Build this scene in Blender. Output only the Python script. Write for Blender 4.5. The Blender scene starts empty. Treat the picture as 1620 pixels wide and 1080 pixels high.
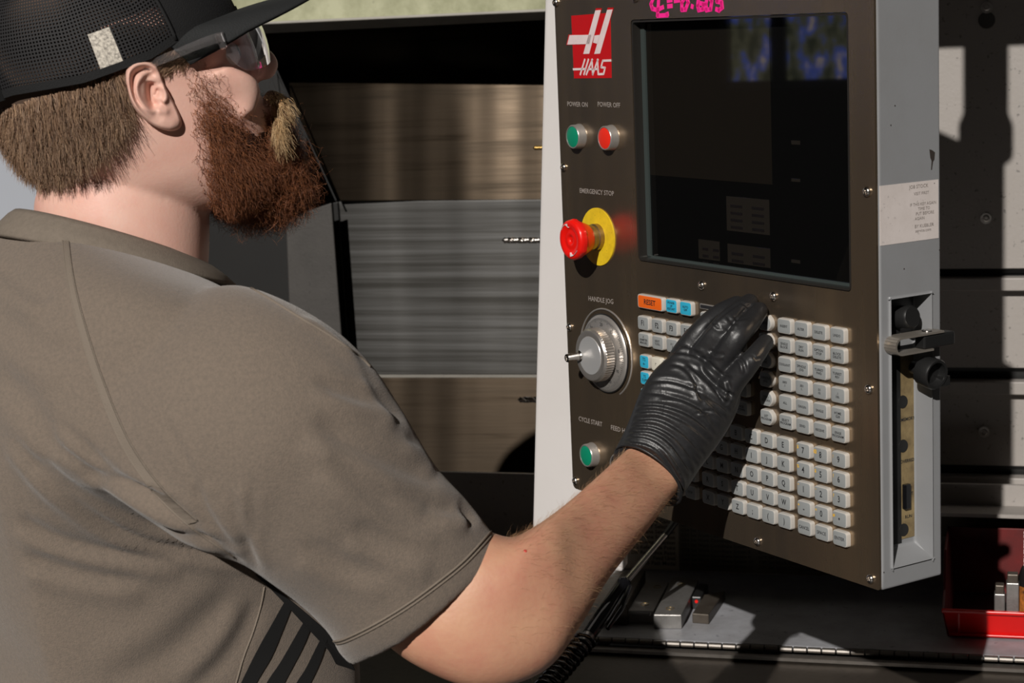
import bpy, bmesh, math, random
import numpy as np
from mathutils import Vector, Matrix
from mathutils.bvhtree import BVHTree
random.seed(5); rng = np.random.default_rng(5)
SC = bpy.context.scene; COL = SC.collection

# ------------------------------------------------------------------ camera, light, exposure
FPX, PITCH, ROLL, CZ = 2955.06, math.radians(9.86), math.radians(-2.491), 1.72
cam_d = bpy.data.cameras.new('camera'); cam = bpy.data.objects.new('camera', cam_d); COL.objects.link(cam)
cam_d.sensor_fit = 'HORIZONTAL'; cam_d.sensor_width = 36.0; cam_d.lens = FPX / 1620 * 36.0
cam_d.clip_start = 0.05; cam_d.clip_end = 60
B = Matrix(((1, 0, 0), (0, 0, -1), (0, 1, 0)))
RC = Matrix.Rotation(-PITCH, 3, 'X') @ B @ Matrix.Rotation(ROLL, 3, 'Z')
cam.matrix_world = Matrix.Translation((0, 0, CZ)) @ RC.to_4x4()
cam_d.dof.use_dof = True; cam_d.dof.focus_distance = 1.72; cam_d.dof.aperture_fstop = 13.0
SC.camera = cam
world = bpy.data.worlds.new('world'); SC.world = world; world.use_nodes = True
world.node_tree.nodes['Background'].inputs[0].default_value = (1.0, 0.86, 0.74, 1)
world.node_tree.nodes['Background'].inputs[1].default_value = 0.006
SUN_AZ, SUN_EL = math.radians(19.3), math.radians(30)
sd = Vector((math.sin(SUN_AZ) * math.cos(SUN_EL), math.cos(SUN_AZ) * math.cos(SUN_EL), -math.sin(SUN_EL)))
sl = bpy.data.lights.new('sun', 'SUN'); sl.energy = 4.0; sl.angle = math.radians(0.53); sl.color = (1.0, 0.955, 0.9)
sun = bpy.data.objects.new('sun', sl); COL.objects.link(sun); sun.location = (-3, -6, 6)
sun.rotation_euler = sd.to_track_quat('-Z', 'Y').to_euler()
SC.view_settings.view_transform = 'Standard'; SC.view_settings.look = 'None'
SC.view_settings.exposure = 0.0; SC.view_settings.gamma = 1.0; SC.view_settings.use_curve_mapping = False

# ------------------------------------------------------------------ helpers
RCn = np.array(RC); C0 = np.array([0, 0, CZ])
def ray(px, py):
    return RCn @ np.array([(px - 810) / FPX, (540 - py) / FPX, -1.0])
def pt(px, py, Y):
    d = ray(px, py); return C0 + d * (Y / d[1])
def project(P):
    q = (np.asarray(P) - C0) @ RCn
    return np.stack([810 + FPX * q[..., 0] / -q[..., 2], 540 - FPX * q[..., 1] / -q[..., 2]], -1)
def lin(r, g, b):
    f = lambda c: (c / 255 / 12.92) if c / 255 < .04045 else ((c / 255 + .055) / 1.055) ** 2.4
    return (f(r), f(g), f(b))

MATS = {}
def mat(name, col, rough=.5, metal=0., noise=0., nscale=40., bump=0., bscale=200., stretch=(1, 1, 1), emit=None, trans=0., col2=None,
        rnd=0., sss=0., spots=0., spec=.5, coat=0., bdist=.001, rvar=0.):
    if name in MATS: return MATS[name]
    m = bpy.data.materials.new(name); m.use_nodes = True; MATS[name] = m
    nt = m.node_tree; N = nt.nodes; L = nt.links; b = N['Principled BSDF']
    c = (*col, 1)
    b.inputs['Base Color'].default_value = c; b.inputs['Roughness'].default_value = rough
    b.inputs['Metallic'].default_value = metal; b.inputs['Specular IOR Level'].default_value = spec
    b.inputs['Coat Weight'].default_value = coat; b.inputs['Transmission Weight'].default_value = trans
    if sss: b.inputs['Subsurface Weight'].default_value = sss; b.inputs['Subsurface Radius'].default_value = (.01, .004, .002); b.inputs['Subsurface Scale'].default_value = .4
    if emit: b.inputs['Emission Color'].default_value = (*emit[:3], 1); b.inputs['Emission Strength'].default_value = emit[3]
    tc = N.new('ShaderNodeTexCoord'); mp = N.new('ShaderNodeMapping'); mp.inputs['Scale'].default_value = stretch
    L.new(tc.outputs['Object'], mp.inputs['Vector'])
    src = None
    if noise or rnd:
        mx = N.new('ShaderNodeMix'); mx.data_type = 'RGBA'
        c2 = col2 or tuple(x * .45 for x in col)
        mx.inputs[6].default_value = c; mx.inputs[7].default_value = (*c2, 1)
        if rnd:
            g = N.new('ShaderNodeNewGeometry'); ml = N.new('ShaderNodeMath'); ml.operation = 'MULTIPLY'; ml.inputs[1].default_value = rnd
            L.new(g.outputs['Random Per Island'], ml.inputs[0]); L.new(ml.outputs[0], mx.inputs[0])
        else:
            n = N.new('ShaderNodeTexNoise'); n.inputs['Scale'].default_value = nscale; n.inputs['Detail'].default_value = 6; n.inputs['Roughness'].default_value = .65
            L.new(mp.outputs[0], n.inputs['Vector'])
            rp = N.new('ShaderNodeMapRange'); rp.inputs[1].default_value = .38; rp.inputs[2].default_value = .72; rp.inputs[4].default_value = noise
            L.new(n.outputs[0], rp.inputs[0]); L.new(rp.outputs[0], mx.inputs[0])
            if rvar:
                rr = N.new('ShaderNodeMapRange'); rr.inputs[1].default_value = .3; rr.inputs[2].default_value = .7
                rr.inputs[3].default_value = max(.03, rough - rvar); rr.inputs[4].default_value = min(1, rough + rvar)
                L.new(n.outputs[0], rr.inputs[0]); L.new(rr.outputs[0], b.inputs['Roughness'])
        src = mx.outputs[2]
        if spots:
            v = N.new('ShaderNodeTexNoise'); v.inputs['Scale'].default_value = nscale * 6; v.inputs['Detail'].default_value = 2
            L.new(mp.outputs[0], v.inputs['Vector'])
            r2 = N.new('ShaderNodeMapRange'); r2.inputs[1].default_value = .66; r2.inputs[2].default_value = .74; r2.inputs[4].default_value = spots
            L.new(v.outputs[0], r2.inputs[0])
            m2 = N.new('ShaderNodeMix'); m2.data_type = 'RGBA'; L.new(r2.outputs[0], m2.inputs[0]); L.new(src, m2.inputs[6]); m2.inputs[7].default_value = (*[x * .3 for x in col], 1)
            src = m2.outputs[2]
        L.new(src, b.inputs['Base Color'])
    if bump:
        n = N.new('ShaderNodeTexNoise'); n.inputs['Scale'].default_value = bscale; n.inputs['Detail'].default_value = 4
        L.new(mp.outputs[0], n.inputs['Vector'])
        bp_ = N.new('ShaderNodeBump'); bp_.inputs['Strength'].default_value = bump; bp_.inputs['Distance'].default_value = bdist
        L.new(n.outputs[0], bp_.inputs['Height']); L.new(bp_.outputs[0], b.inputs['Normal'])
    return m

class MB:
    """collects vertices and faces"""
    def __init__(s): s.v = []; s.f = []; s.m = []; s.n = 0
    def add(s, V, F, mi=0):
        V = np.asarray(V, float).reshape(-1, 3)
        s.v.append(V); s.f += [tuple(int(i) + s.n for i in f) for f in F]; s.m += [mi] * len(F); s.n += len(V); return s
    def box(s, x0, x1, y0, y1, z0, z1, mi=0):
        V = [(x, y, z) for x in (x0, x1) for y in (y0, y1) for z in (z0, z1)]
        return s.add(V, [(0, 1, 3, 2), (4, 6, 7, 5), (0, 4, 5, 1), (2, 3, 7, 6), (0, 2, 6, 4), (1, 5, 7, 3)], mi)
    def lathe(s, o, ax, prof, n=32, mi=0, ref=(0, 0, 1), caps=True, mis=None, twist=None):
        o = np.array(o, float); ax = np.array(ax, float); ax /= np.linalg.norm(ax)
        r = np.array(ref, float); 
        if abs(ax @ r) > .9: r = np.array([1., 0, 0])
        e1 = np.cross(r, ax); e1 /= np.linalg.norm(e1); e2 = np.cross(ax, e1)
        t = np.arange(n) / n * 2 * math.pi
        ring = np.cos(t)[:, None] * e1 + np.sin(t)[:, None] * e2
        V = np.concatenate([o + ax * h + ring * rr for h, rr in prof]); k = len(prof)
        b0 = s.n; 
        for i in range(k - 1):
            F = [(i * n + j, i * n + (j + 1) % n, (i + 1) * n + (j + 1) % n, (i + 1) * n + j) for j in range(n)]
            s.f += [tuple(q + b0 for q in f) for f in F]; s.m += [(mis[i] if mis else mi)] * n
        s.v.append(V); s.n += len(V)
        if caps:
            s.f.append(tuple(b0 + j for j in reversed(range(n)))); s.m.append(mi)
            s.f.append(tuple(b0 + (k - 1) * n + j for j in range(n))); s.m.append(mis[-1] if mis else mi)
        return s
    def tube(s, path, rad, n=8, mi=0):
        V, F = tube(path, rad, n); return s.add(V, F, mi)
    def prism(s, poly, y0, y1, mi=0):
        """poly: (x,z) outline, extruded along y"""
        n = len(poly); V = [(x, y0, z) for x, z in poly] + [(x, y1, z) for x, z in poly]
        F = [tuple(range(n)), tuple(reversed(range(n, 2 * n)))] + [(i, i + n, (i + 1) % n + n, (i + 1) % n) for i in range(n)]
        return s.add(V, F, mi)
    def arr(s): return np.concatenate(s.v), s.f
    def build(s, name, mats, parent=None, **k):
        V, F = s.arr(); return obj(name, V, F, mats, parent, mi=s.m, **k)

def tube(path, rad, n=8):
    P = np.asarray(path, float); k = len(P); rad = np.broadcast_to(np.asarray(rad, float), (k,))
    T = np.gradient(P, axis=0); T /= np.linalg.norm(T, axis=1)[:, None] + 1e-12
    u = np.array([0.13, .31, .94]); e = np.cross(T[0], u); e /= np.linalg.norm(e); V = []
    t = np.arange(n) / n * 2 * math.pi
    for i in range(k):
        e = e - T[i] * (e @ T[i]); e /= np.linalg.norm(e); e2 = np.cross(T[i], e)
        V.append(P[i] + rad[i] * (np.cos(t)[:, None] * e + np.sin(t)[:, None] * e2))
    F = [(i * n + j, i * n + (j + 1) % n, (i + 1) * n + (j + 1) % n, (i + 1) * n + j) for i in range(k - 1) for j in range(n)]
    F += [tuple(reversed(range(n))), tuple((k - 1) * n + j for j in range(n))]
    return np.concatenate(V), F

def fast_mesh(name, V, F):
    me = bpy.data.meshes.new(name); V = np.asarray(V, np.float32)
    if isinstance(F, np.ndarray):
        nf, c = F.shape; me.vertices.add(len(V)); me.vertices.foreach_set('co', V.ravel())
        me.loops.add(nf * c); me.loops.foreach_set('vertex_index', F.astype(np.int32).ravel())
        me.polygons.add(nf); me.polygons.foreach_set('loop_start', np.arange(0, nf * c, c, dtype=np.int32))
        me.update(calc_edges=True)
    else:
        me.from_pydata(V.tolist(), [], F)
    return me
def obj(name, V, F, mats, parent=None, smooth=False, mi=None, bevel=0, auto=None, world_in=False, seg=2):
    V = np.asarray(V, float)
    if world_in and parent is not None:
        M = np.array(parent['_inv']).reshape(4, 4) if '_inv' in parent else np.eye(4)
        V = V @ M[:3, :3].T + M[:3, 3]
    me = fast_mesh(name, V, F)
    for m in (mats if isinstance(mats, (list, tuple)) else [mats]): me.materials.append(m)
    if mi is not None and any(mi): me.polygons.foreach_set('material_index', np.array(mi, np.int32))
    if smooth or auto: me.polygons.foreach_set('use_smooth', np.ones(len(me.polygons), bool))
    if auto: me.set_sharp_from_angle(angle=math.radians(auto))
    me.update()
    o = bpy.data.objects.new(name, me); COL.objects.link(o)
    if parent is not None: o.parent = parent
    if bevel:
        b = o.modifiers.new('b', 'BEVEL'); b.width = bevel; b.segments = seg; b.limit_method = 'ANGLE'; b.angle_limit = math.radians(35)
    return o
def thing(name, label, cat, loc=(0, 0, 0), rz=0, group=None):
    o = bpy.data.objects.new(name, None); COL.objects.link(o); o.empty_display_size = .05
    o.location = loc; o.rotation_euler = (0, 0, rz); o['label'] = label; o['category'] = cat
    if group: o['group'] = group
    M = (Matrix.Translation(loc) @ Matrix.Rotation(rz, 4, 'Z')).inverted()
    INV[o.name] = np.array(M); return o
INV = {}
def tag(o, label, cat, group=None):
    o['label'] = label; o['category'] = cat
    if group: o['group'] = group
    return o
def loc_of(th, P):
    while th.name not in INV: th = th.parent
    M = INV[th.name]; return np.asarray(P, float) @ M[:3, :3].T + M[:3, 3]
def wobj(name, V, F, mats, th, **k): return obj(name, loc_of(th, V), F, mats, th, **k)
TXT = {}
def text_arr(s, size, align='CENTER', spacing=1.0, bold=0.0, sx=1.0):
    key = (s, round(size, 5), align, bold, sx)
    if key in TXT: return TXT[key]
    cu = bpy.data.curves.new('t', 'FONT'); cu.body = s; cu.size = size; cu.align_x = align; cu.align_y = 'CENTER'; cu.space_line = .95
    cu.resolution_u = 2; cu.offset = bold; cu.space_character = spacing
    o = bpy.data.objects.new('t', cu); COL.objects.link(o)
    dg = bpy.context.evaluated_depsgraph_get(); me = bpy.data.meshes.new_from_object(o.evaluated_get(dg))
    V = np.array([v.co[:] for v in me.vertices]); F = [tuple(p.vertices) for p in me.polygons]
    if len(V): V[:, 0] *= sx
    bpy.data.objects.remove(o); bpy.data.meshes.remove(me); TXT[key] = (V, F); return V, F
def text(name, s, size, a, b, y, m, th, align='CENTER', sx=1.0, bold=0.0, rot=None):
    """text lying in the local xz plane, facing -y"""
    V, F = text_arr(s, size, align, 1.0, bold, sx)
    if not len(V): return None
    W = np.stack([V[:, 0] + a, np.full(len(V), y), V[:, 1] + b], 1)
    return obj(name, W, F, m, th)

def catmull(A, n):
    A = np.asarray(A, float); k = len(A); t = np.linspace(0, k - 1, n); i = np.clip(t.astype(int), 0, k - 2); u = (t - i)[:, None]
    g = lambda j: A[np.clip(j, 0, k - 1)]
    p0, p1, p2, p3 = g(i - 1), g(i), g(i + 1), g(i + 2)
    return .5 * (2 * p1 + (p2 - p0) * u + (2 * p0 - 5 * p1 + 4 * p2 - p3) * u ** 2 + (3 * p1 - p0 - 3 * p2 + p3) * u ** 3)
def loft(sec, n=40, m=48, close=True, smooth_n=True, e=2.0, grow=0., flat=False):
    """sec rows: Lx,Ly,Rx,Ry,Y,k  -> closed surface whose outline runs through L and R"""
    S = catmull(sec, n) if smooth_n else np.asarray(sec, float)
    L = np.array([pt(s[0], s[1], s[4]) for s in S]); R = np.array([pt(s[2], s[3], s[4] + (s[6] if len(s) > 6 else 0)) for s in S])
    c = (L + R) / 2; a = (R - L) / 2; T = np.gradient(c, axis=0)
    b = np.cross(T, a); b /= np.linalg.norm(b, axis=1)[:, None]; la = np.linalg.norm(a, axis=1)
    if flat:
        v = c - C0; v /= np.linalg.norm(v, axis=1)[:, None]; v -= a * ((v * a).sum(1) / la ** 2)[:, None]; v /= np.linalg.norm(v, axis=1)[:, None]
        b = v * np.sign((v * b).sum(1))[:, None] * .70 + b * .30; b /= np.linalg.norm(b, axis=1)[:, None]
    b = b * (la * S[:, 5])[:, None]
    if grow: a = a * (1 + grow / la)[:, None]; b = b * (1 + grow / la)[:, None]
    return rings(c, a, b, m, e)
def rings(c, a, b, m=48, e=2.0):
    t = np.arange(m) / m * 2 * math.pi; ct, st = np.cos(t), np.sin(t)
    q = 2 / e; ct = np.sign(ct) * abs(ct) ** q; st = np.sign(st) * abs(st) ** q
    V = c[:, None] + a[:, None] * ct[None, :, None] + b[:, None] * st[None, :, None]
    n = len(c); F = [(i * m + j, i * m + (j + 1) % m, (i + 1) * m + (j + 1) % m, (i + 1) * m + j) for i in range(n - 1) for j in range(m)]
    F += [tuple(reversed(range(m))), tuple((n - 1) * m + j for j in range(m))]
    return V.reshape(-1, 3), F
def remesh(parts, voxel, it=2):
    mb = MB()
    for V, F in parts: mb.add(V, F)
    V, F = mb.arr(); me = fast_mesh('r', V, F)
    bm = bmesh.new(); bm.from_mesh(me); 
    bmesh.ops.recalc_face_normals(bm, faces=bm.faces); bm.to_mesh(me); bm.free()
    o = bpy.data.objects.new('r', me); COL.objects.link(o)
    md = o.modifiers.new('r', 'REMESH'); md.mode = 'VOXEL'; md.voxel_size = voxel
    dg = bpy.context.evaluated_depsgraph_get(); me2 = bpy.data.meshes.new_from_object(o.evaluated_get(dg))
    V = np.zeros(len(me2.vertices) * 3, np.float32); me2.vertices.foreach_get('co', V); V = V.reshape(-1, 3).astype(float)
    q = np.zeros(len(me2.loops), np.int32); me2.loops.foreach_get('vertex_index', q); F = q.reshape(-1, 4)
    bpy.data.objects.remove(o); bpy.data.meshes.remove(me2); bpy.data.meshes.remove(me)
    return smooth(V, F, it), F
def smooth(V, F, it, lam=.5):
    E = np.concatenate([F[:, [0, 1]], F[:, [1, 2]], F[:, [2, 3]], F[:, [3, 0]]]); n = len(V)
    E = np.concatenate([E, E[:, ::-1]])
    deg = np.bincount(E[:, 0], minlength=n)[:, None] + 1e-9
    for k in range(it):
        for l in (lam, -lam * 1.03 if it > 6 else 0):
            if l == 0: continue
            S = np.stack([np.bincount(E[:, 0], weights=V[E[:, 1], d], minlength=n) for d in range(3)], 1)
            V = V + l * (S / deg - V)
    return V
def normals(V, F):
    n = np.cross(V[F[:, 2]] - V[F[:, 0]], V[F[:, 3]] - V[F[:, 1]]); N = np.zeros_like(V)
    for k in range(4):
        for d in range(3): N[:, d] += np.bincount(F[:, k], weights=n[:, d], minlength=len(V))
    return N / (np.linalg.norm(N, axis=1)[:, None] + 1e-12)
def pdist(p, line):
    """distance from pixels p to a polyline, plus the fraction along it and the signed side"""
    line = np.asarray(line, float); best = np.full(len(p), 1e9); tt = np.zeros(len(p)); sg = np.zeros(len(p))
    for i in range(len(line) - 1):
        a, b = line[i], line[i + 1]; d = b - a; u = np.clip(((p - a) @ d) / (d @ d), 0, 1)
        q = a + u[:, None] * d; r = p - q; dist = np.hypot(r[:, 0], r[:, 1]); k = dist < best
        best[k] = dist[k]; tt[k] = (i + u[k]) / (len(line) - 1); sg[k] = np.sign(d[0] * r[k, 1] - d[1] * r[k, 0])
    return best, tt, sg
def inpoly(p, poly):
    poly = np.asarray(poly, float); x, y = p[:, 0], p[:, 1]; r = np.zeros(len(p), bool); j = len(poly) - 1
    for i in range(len(poly)):
        xi, yi = poly[i]; xj, yj = poly[j]
        c = ((yi > y) != (yj > y)) & (x < (xj - xi) * (y - yi) / (yj - yi + 1e-12) + xi); r ^= c; j = i
    return r
def creases(V, F, lines):
    """carve cloth or glove creases: (polyline px, groove depth mm, half width px, ridge mm on the given side)"""
    N = normals(V, F); px = project(V); vd = V - C0; face = (N * vd).sum(1) < 0
    D = np.zeros(len(V))
    for line, amp, w, ridge in lines:
        L2 = catmull(line, len(line) * 6) if len(line) > 2 else np.asarray(line, float)
        d, t, s = pdist(px, L2); taper = np.clip(np.minimum(t, 1 - t) * 5, 0, 1) ** .7
        D += taper * (-amp * np.exp(-(d / w) ** 2) + abs(ridge) * np.exp(-((d - 1.9 * w) / (1.2 * w)) ** 2) * ((s * np.sign(ridge)) > 0) + .35 * abs(ridge) * np.exp(-((d - 1.9 * w) / (1.4 * w)) ** 2) * ((s * np.sign(ridge)) < 0))
    vn = -(N * vd).sum(1) / np.linalg.norm(vd, axis=1)
    return V + N * (D * face * np.clip(vn * 2.2 - .15, 0, 1) / 1000)[:, None]
def onsurf(bvh, line, n, off=.0005):
    out = []
    for x, y in catmull(line, n) if len(line) > 2 else np.linspace(line[0], line[1], n):
        d = Vector(ray(x, y)).normalized(); h = bvh.ray_cast(Vector(C0), d)
        if h[0] is not None: out.append(np.array(h[0]) + np.array(h[1]) * off * (1 if h[1].dot(d) < 0 else -1))
    return np.array(out)
def strands(root, dirs, length, curl=0., freq=2., rad=.0002, seg=5, grav=0., jitter=.15, taper=.3):
    n = len(root); dirs = dirs + rng.normal(0, jitter, (n, 3)); dirs /= np.linalg.norm(dirs, axis=1)[:, None]
    e1 = np.cross(dirs, rng.normal(0, 1, (n, 3))); e1 /= np.linalg.norm(e1, axis=1)[:, None] + 1e-9; e2 = np.cross(dirs, e1)
    ph = rng.uniform(0, 6.28, n)[:, None]; fr = freq * rng.uniform(.6, 1.4, n)[:, None]; cu = curl * rng.uniform(.4, 1.5, n)[:, None]
    P = []
    for i in range(seg + 1):
        s = i / seg; g = np.array([0, 0, -grav * s * s])
        P.append(root + dirs * (length * s)[:, None] + g * length[:, None] + cu * s ** .5 * ((np.cos(ph + fr * 6.28 * s) - np.cos(ph)) * e1 + (np.sin(ph + fr * 6.28 * s) - np.sin(ph)) * e2))
    P = np.stack(P, 1); T = np.gradient(P, axis=1); T /= np.linalg.norm(T, axis=2)[..., None] + 1e-12
    a = np.cross(T, e1[:, None] + .3 * e2[:, None]); a /= np.linalg.norm(a, axis=2)[..., None] + 1e-12; b = np.cross(T, a)
    r = rad * (1 - (1 - taper) * np.linspace(0, 1, seg + 1))[None, :, None] * rng.uniform(.7, 1.3, (n, 1, 1))
    R = [P + r * (math.cos(t) * a + math.sin(t) * b) for t in (0, 2.094, 4.189)]
    V = np.stack(R, 2).reshape(-1, 3); k = 3 * (seg + 1)
    f = np.array([(i * 3 + j, i * 3 + (j + 1) % 3, i * 3 + 3 + (j + 1) % 3, i * 3 + 3 + j) for i in range(seg) for j in range(3)])
    F = (f[None] + (np.arange(n) * k)[:, None, None]).reshape(-1, 4)
    return V, F

# ------------------------------------------------------------------ materials
steel = mat('panel_steel', (.25, .205, .165), .25, .90, noise=.9, nscale=5, col2=(.50, .36, .22), bump=.10, bscale=500, stretch=(1, 1, .06), bdist=.0002, rvar=.06)
grey_paint = mat('grey_paint', lin(131, 132, 134), .45, noise=.25, nscale=14, col2=lin(112, 111, 108), bump=.06, bscale=500)
white_paint = mat('white_paint', lin(196, 192, 190), .4, noise=.16, nscale=10, col2=lin(172, 166, 160))
black_pl = mat('black_plastic', (.012, .012, .012), .38)
black_gl = mat('black_gloss', (.005, .005, .006), .07, spec=.6)
bezel_m = mat('screen_bezel', (.06, .075, .072), .25, .3)
key_w = mat('key_body', lin(178, 174, 168), .45)
key_g = mat('key_face', lin(141, 144, 144), .5)
key_c = mat('key_cream', lin(205, 200, 186), .5)
key_b = mat('key_blue', lin(46, 166, 200), .45)
key_o = mat('key_orange', lin(228, 98, 22), .45)
ink = mat('ink', (.012, .012, .014), .6)
ink_y = mat('ink_yellow', lin(230, 180, 40), .6)
engr = mat('panel_lettering', lin(150, 142, 136), .55)
chrome = mat('bright_steel', (.62, .58, .54), .2, 1.0, bump=.1, bscale=900)
satin = mat('satin_steel', (.52, .49, .46), .34, .72, noise=.3, nscale=60, bump=.1, bscale=700)
red_pl = mat('red_plastic', lin(226, 22, 14), .32, noise=.15, nscale=30)
yellow_pl = mat('yellow_plate', lin(226, 192, 34), .5, noise=.35, nscale=90, col2=lin(150, 118, 20), spots=.5)
brass = mat('brass', (.42, .30, .13), .38, .9, noise=.6, nscale=60, col2=(.12, .10, .08))
white_lb = mat('white_label', lin(205, 196, 192), .55, noise=.22, nscale=45, col2=lin(150, 138, 126), spots=.35)
logo_r = mat('logo_red', lin(186, 14, 20), .4); logo_w = mat('logo_white', lin(224, 205, 205), .5, noise=.2, nscale=90)
green_b = mat('green_button', lin(10, 128, 96), .38); red_b = mat('red_button', lin(228, 44, 26), .38)
pink = mat('pink_marker', lin(255, 40, 150), .5)

# ------------------------------------------------------------------ machine frame
MROT = -math.radians(15.5); MU = np.array([math.cos(MROT), math.sin(MROT), 0]); MN = np.array([-math.sin(MROT), math.cos(MROT), 0])
def MW(px, py, w):
    d = ray(px, py); t = w / (d @ MN); P = C0 + d * t; return (P @ MU, P[2])
def MZ(px, py, z):
    d = ray(px, py); t = (z - CZ) / d[2]; P = C0 + d * t; return (P @ MU, P @ MN)

# setting: floor, back wall, side wall with a daylight window
concrete = mat('floor_concrete', lin(44, 42, 40), .6, noise=.5, nscale=5)
wall_p = mat('wall_paint', lin(158, 162, 170), .8, noise=.06, nscale=3)
dark_wall = mat('side_wall_paint', lin(50, 45, 41), .8)
o = obj('floor', *MB().box(-4, 4, -3, 4.6, -.05, 0).arr(), concrete); o['kind'] = 'structure'
o = obj('wall_back', *MB().box(-4, 4, 4.5, 4.6, 0, 3.2).arr(), wall_p); o['kind'] = 'structure'
m_ = MB()
for q in ((-1.5, 2.74, 0, 3.2), (3.24, 4.5, 0, 3.2), (2.74, 3.24, 0, 1.45), (2.74, 3.24, 2.35, 3.2)): m_.box(-4.1, -4, q[0], q[1], q[2], q[3])
o = m_.build('wall_left', dark_wall); o['kind'] = 'structure'
m_ = MB(); m_.box(-4.08, -4.0, 2.74, 2.77, 1.45, 2.35).box(-4.08, -4.0, 3.21, 3.24, 1.45, 2.35).box(-4.08, -4.0, 2.74, 3.24, 1.45, 1.48).box(-4.08, -4.0, 2.74, 3.24, 2.32, 2.35).box(-4.07, -4.02, 3.02, 3.07, 1.45, 2.35)
wf = m_.build('window_1', black_pl, bevel=.004); wf['kind'] = 'structure'
dayl = mat('daylight_pane', (.1, .1, .1), .2)
nt = dayl.node_tree; b_ = nt.nodes['Principled BSDF']; tn = nt.nodes.new('ShaderNodeTexNoise'); tn.inputs['Scale'].default_value = 9; tn.inputs['Detail'].default_value = 5
cr = nt.nodes.new('ShaderNodeValToRGB'); cr.color_ramp.elements[0].position = .38; cr.color_ramp.elements[0].color = (.03, .035, .02, 1); cr.color_ramp.elements[1].position = .66; cr.color_ramp.elements[1].color = (.45, .36, .24, 1)
e_ = cr.color_ramp.elements.new(.5); e_.color = (.10, .10, .06, 1); e_ = cr.color_ramp.elements.new(.58); e_.color = (.05, .09, .4, 1)
nt.links.new(tn.outputs[0], cr.inputs[0]); nt.links.new(cr.outputs[0], b_.inputs['Emission Color']); b_.inputs['Emission Strength'].default_value = 4.0
obj('pane', *MB().box(-4.06, -4.05, 2.77, 3.21, 1.48, 2.32).arr(), dayl, wf)

# machine enclosure
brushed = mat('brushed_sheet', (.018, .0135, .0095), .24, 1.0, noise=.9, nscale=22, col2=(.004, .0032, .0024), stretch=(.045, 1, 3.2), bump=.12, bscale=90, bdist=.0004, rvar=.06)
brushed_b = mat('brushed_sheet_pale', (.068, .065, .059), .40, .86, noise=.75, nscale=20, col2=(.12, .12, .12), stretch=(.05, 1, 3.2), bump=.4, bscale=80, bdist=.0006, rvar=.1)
for m__, an, rr_ in ((brushed, .9, .27), (brushed_b, .7, .42)):
    b__ = m__.node_tree.nodes['Principled BSDF']; b__.inputs['Anisotropic'].default_value = an
    N__ = m__.node_tree.nodes; L__ = m__.node_tree.links; ob = [n for n in N__ if n.type == 'BUMP'][0]
    t__ = N__.new('ShaderNodeTexCoord'); m2__ = N__.new('ShaderNodeMapping'); m2__.inputs['Scale'].default_value = (1, 0, .12); w__ = N__.new('ShaderNodeTexNoise'); w__.inputs['Scale'].default_value = 11; w__.inputs['Detail'].default_value = 1
    L__.new(t__.outputs['Object'], m2__.inputs[0]); L__.new(m2__.outputs[0], w__.inputs['Vector']); b2__ = N__.new('ShaderNodeBump'); b2__.inputs['Strength'].default_value = .9; b2__.inputs['Distance'].default_value = .0022
    L__.new(w__.outputs[0], b2__.inputs['Height']); L__.new(b2__.outputs[0], ob.inputs['Normal'])
    cx = m__.node_tree.nodes.new('ShaderNodeCombineXYZ'); 
    cx.inputs[2].default_value = 1.0
    m__.node_tree.links.new(cx.outputs[0], b__.inputs['Tangent'])
dark_sheet = mat('dark_sheet', (.006, .0055, .005), .45, noise=.4, nscale=12)
slate = mat('slate_sheet', lin(60, 57, 54), .55, noise=.4, nscale=25, spots=.4, bump=.2, bscale=300)
green_fr = mat('dirty_cream_frame', lin(172, 172, 142), .55, noise=.75, nscale=16, col2=lin(104, 106, 70), spots=.3)
lip_gr = mat('worn_grey_lip', lin(146, 142, 134), .45, noise=.4, nscale=30)
work_gr = mat('worn_tray_paint', lin(150, 151, 156), .5, noise=.55, nscale=16, col2=lin(92, 88, 84), spots=.7, bump=.2, bscale=260)
cover_d = mat('dark_cover', (.055, .045, .036), .38, .55, noise=.6, nscale=9, col2=(.02, .017, .014), spots=.3, bump=.2, bscale=160)
wall_gr = mat('machine_wall_paint', lin(148, 142, 137), .5, noise=.25, nscale=30, col2=lin(140, 134, 126), spots=.7, bump=.25, bscale=240)

ma = thing('machine_enclosure', 'large dark metalworking machine enclosure with brushed steel sheets and grey tray behind the console', 'machine', (0, 0, 0), MROT)
def mquad(name, pts, ws, m, th=.004, **k):
    """flat sheet whose four corners sit at pixel / depth pairs, given thickness"""
    P = [np.array([*(lambda q: (q[0], w, q[1]))(MW(x, y, w))]) for (x, y), w in zip(pts, ws)]
    nw = MU * 0; q0, q1, q3 = [MU * p[0] + MN * p[1] + np.array([0, 0, p[2]]) for p in (P[0], P[1], P[3])]
    nw = np.cross(q1 - q0, q3 - q0); rr = ray(*pts[2]); q2 = C0 + rr * (((q0 - C0) @ nw) / (rr @ nw)); P[2] = np.array([q2 @ MU, q2 @ MN, q2[2]])
    n = np.cross(P[1] - P[0], P[3] - P[0]); n /= np.linalg.norm(n); n = n if n[1] > 0 else -n
    V = P + [p + n * th for p in P]
    return obj(name, V, [(0, 1, 2, 3), (7, 6, 5, 4), (0, 4, 5, 1), (1, 5, 6, 2), (2, 6, 7, 3), (3, 7, 4, 0)], m, ma, bevel=min(.0015, th * .3), **k)
ZT = 1.0       # tray height
W0 = MZ(1108, 1014, ZT)[1]; WB = MZ(1130, 905, ZT)[1]
uL, uR = MZ(440, 1000, ZT)[0], 1.05
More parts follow.
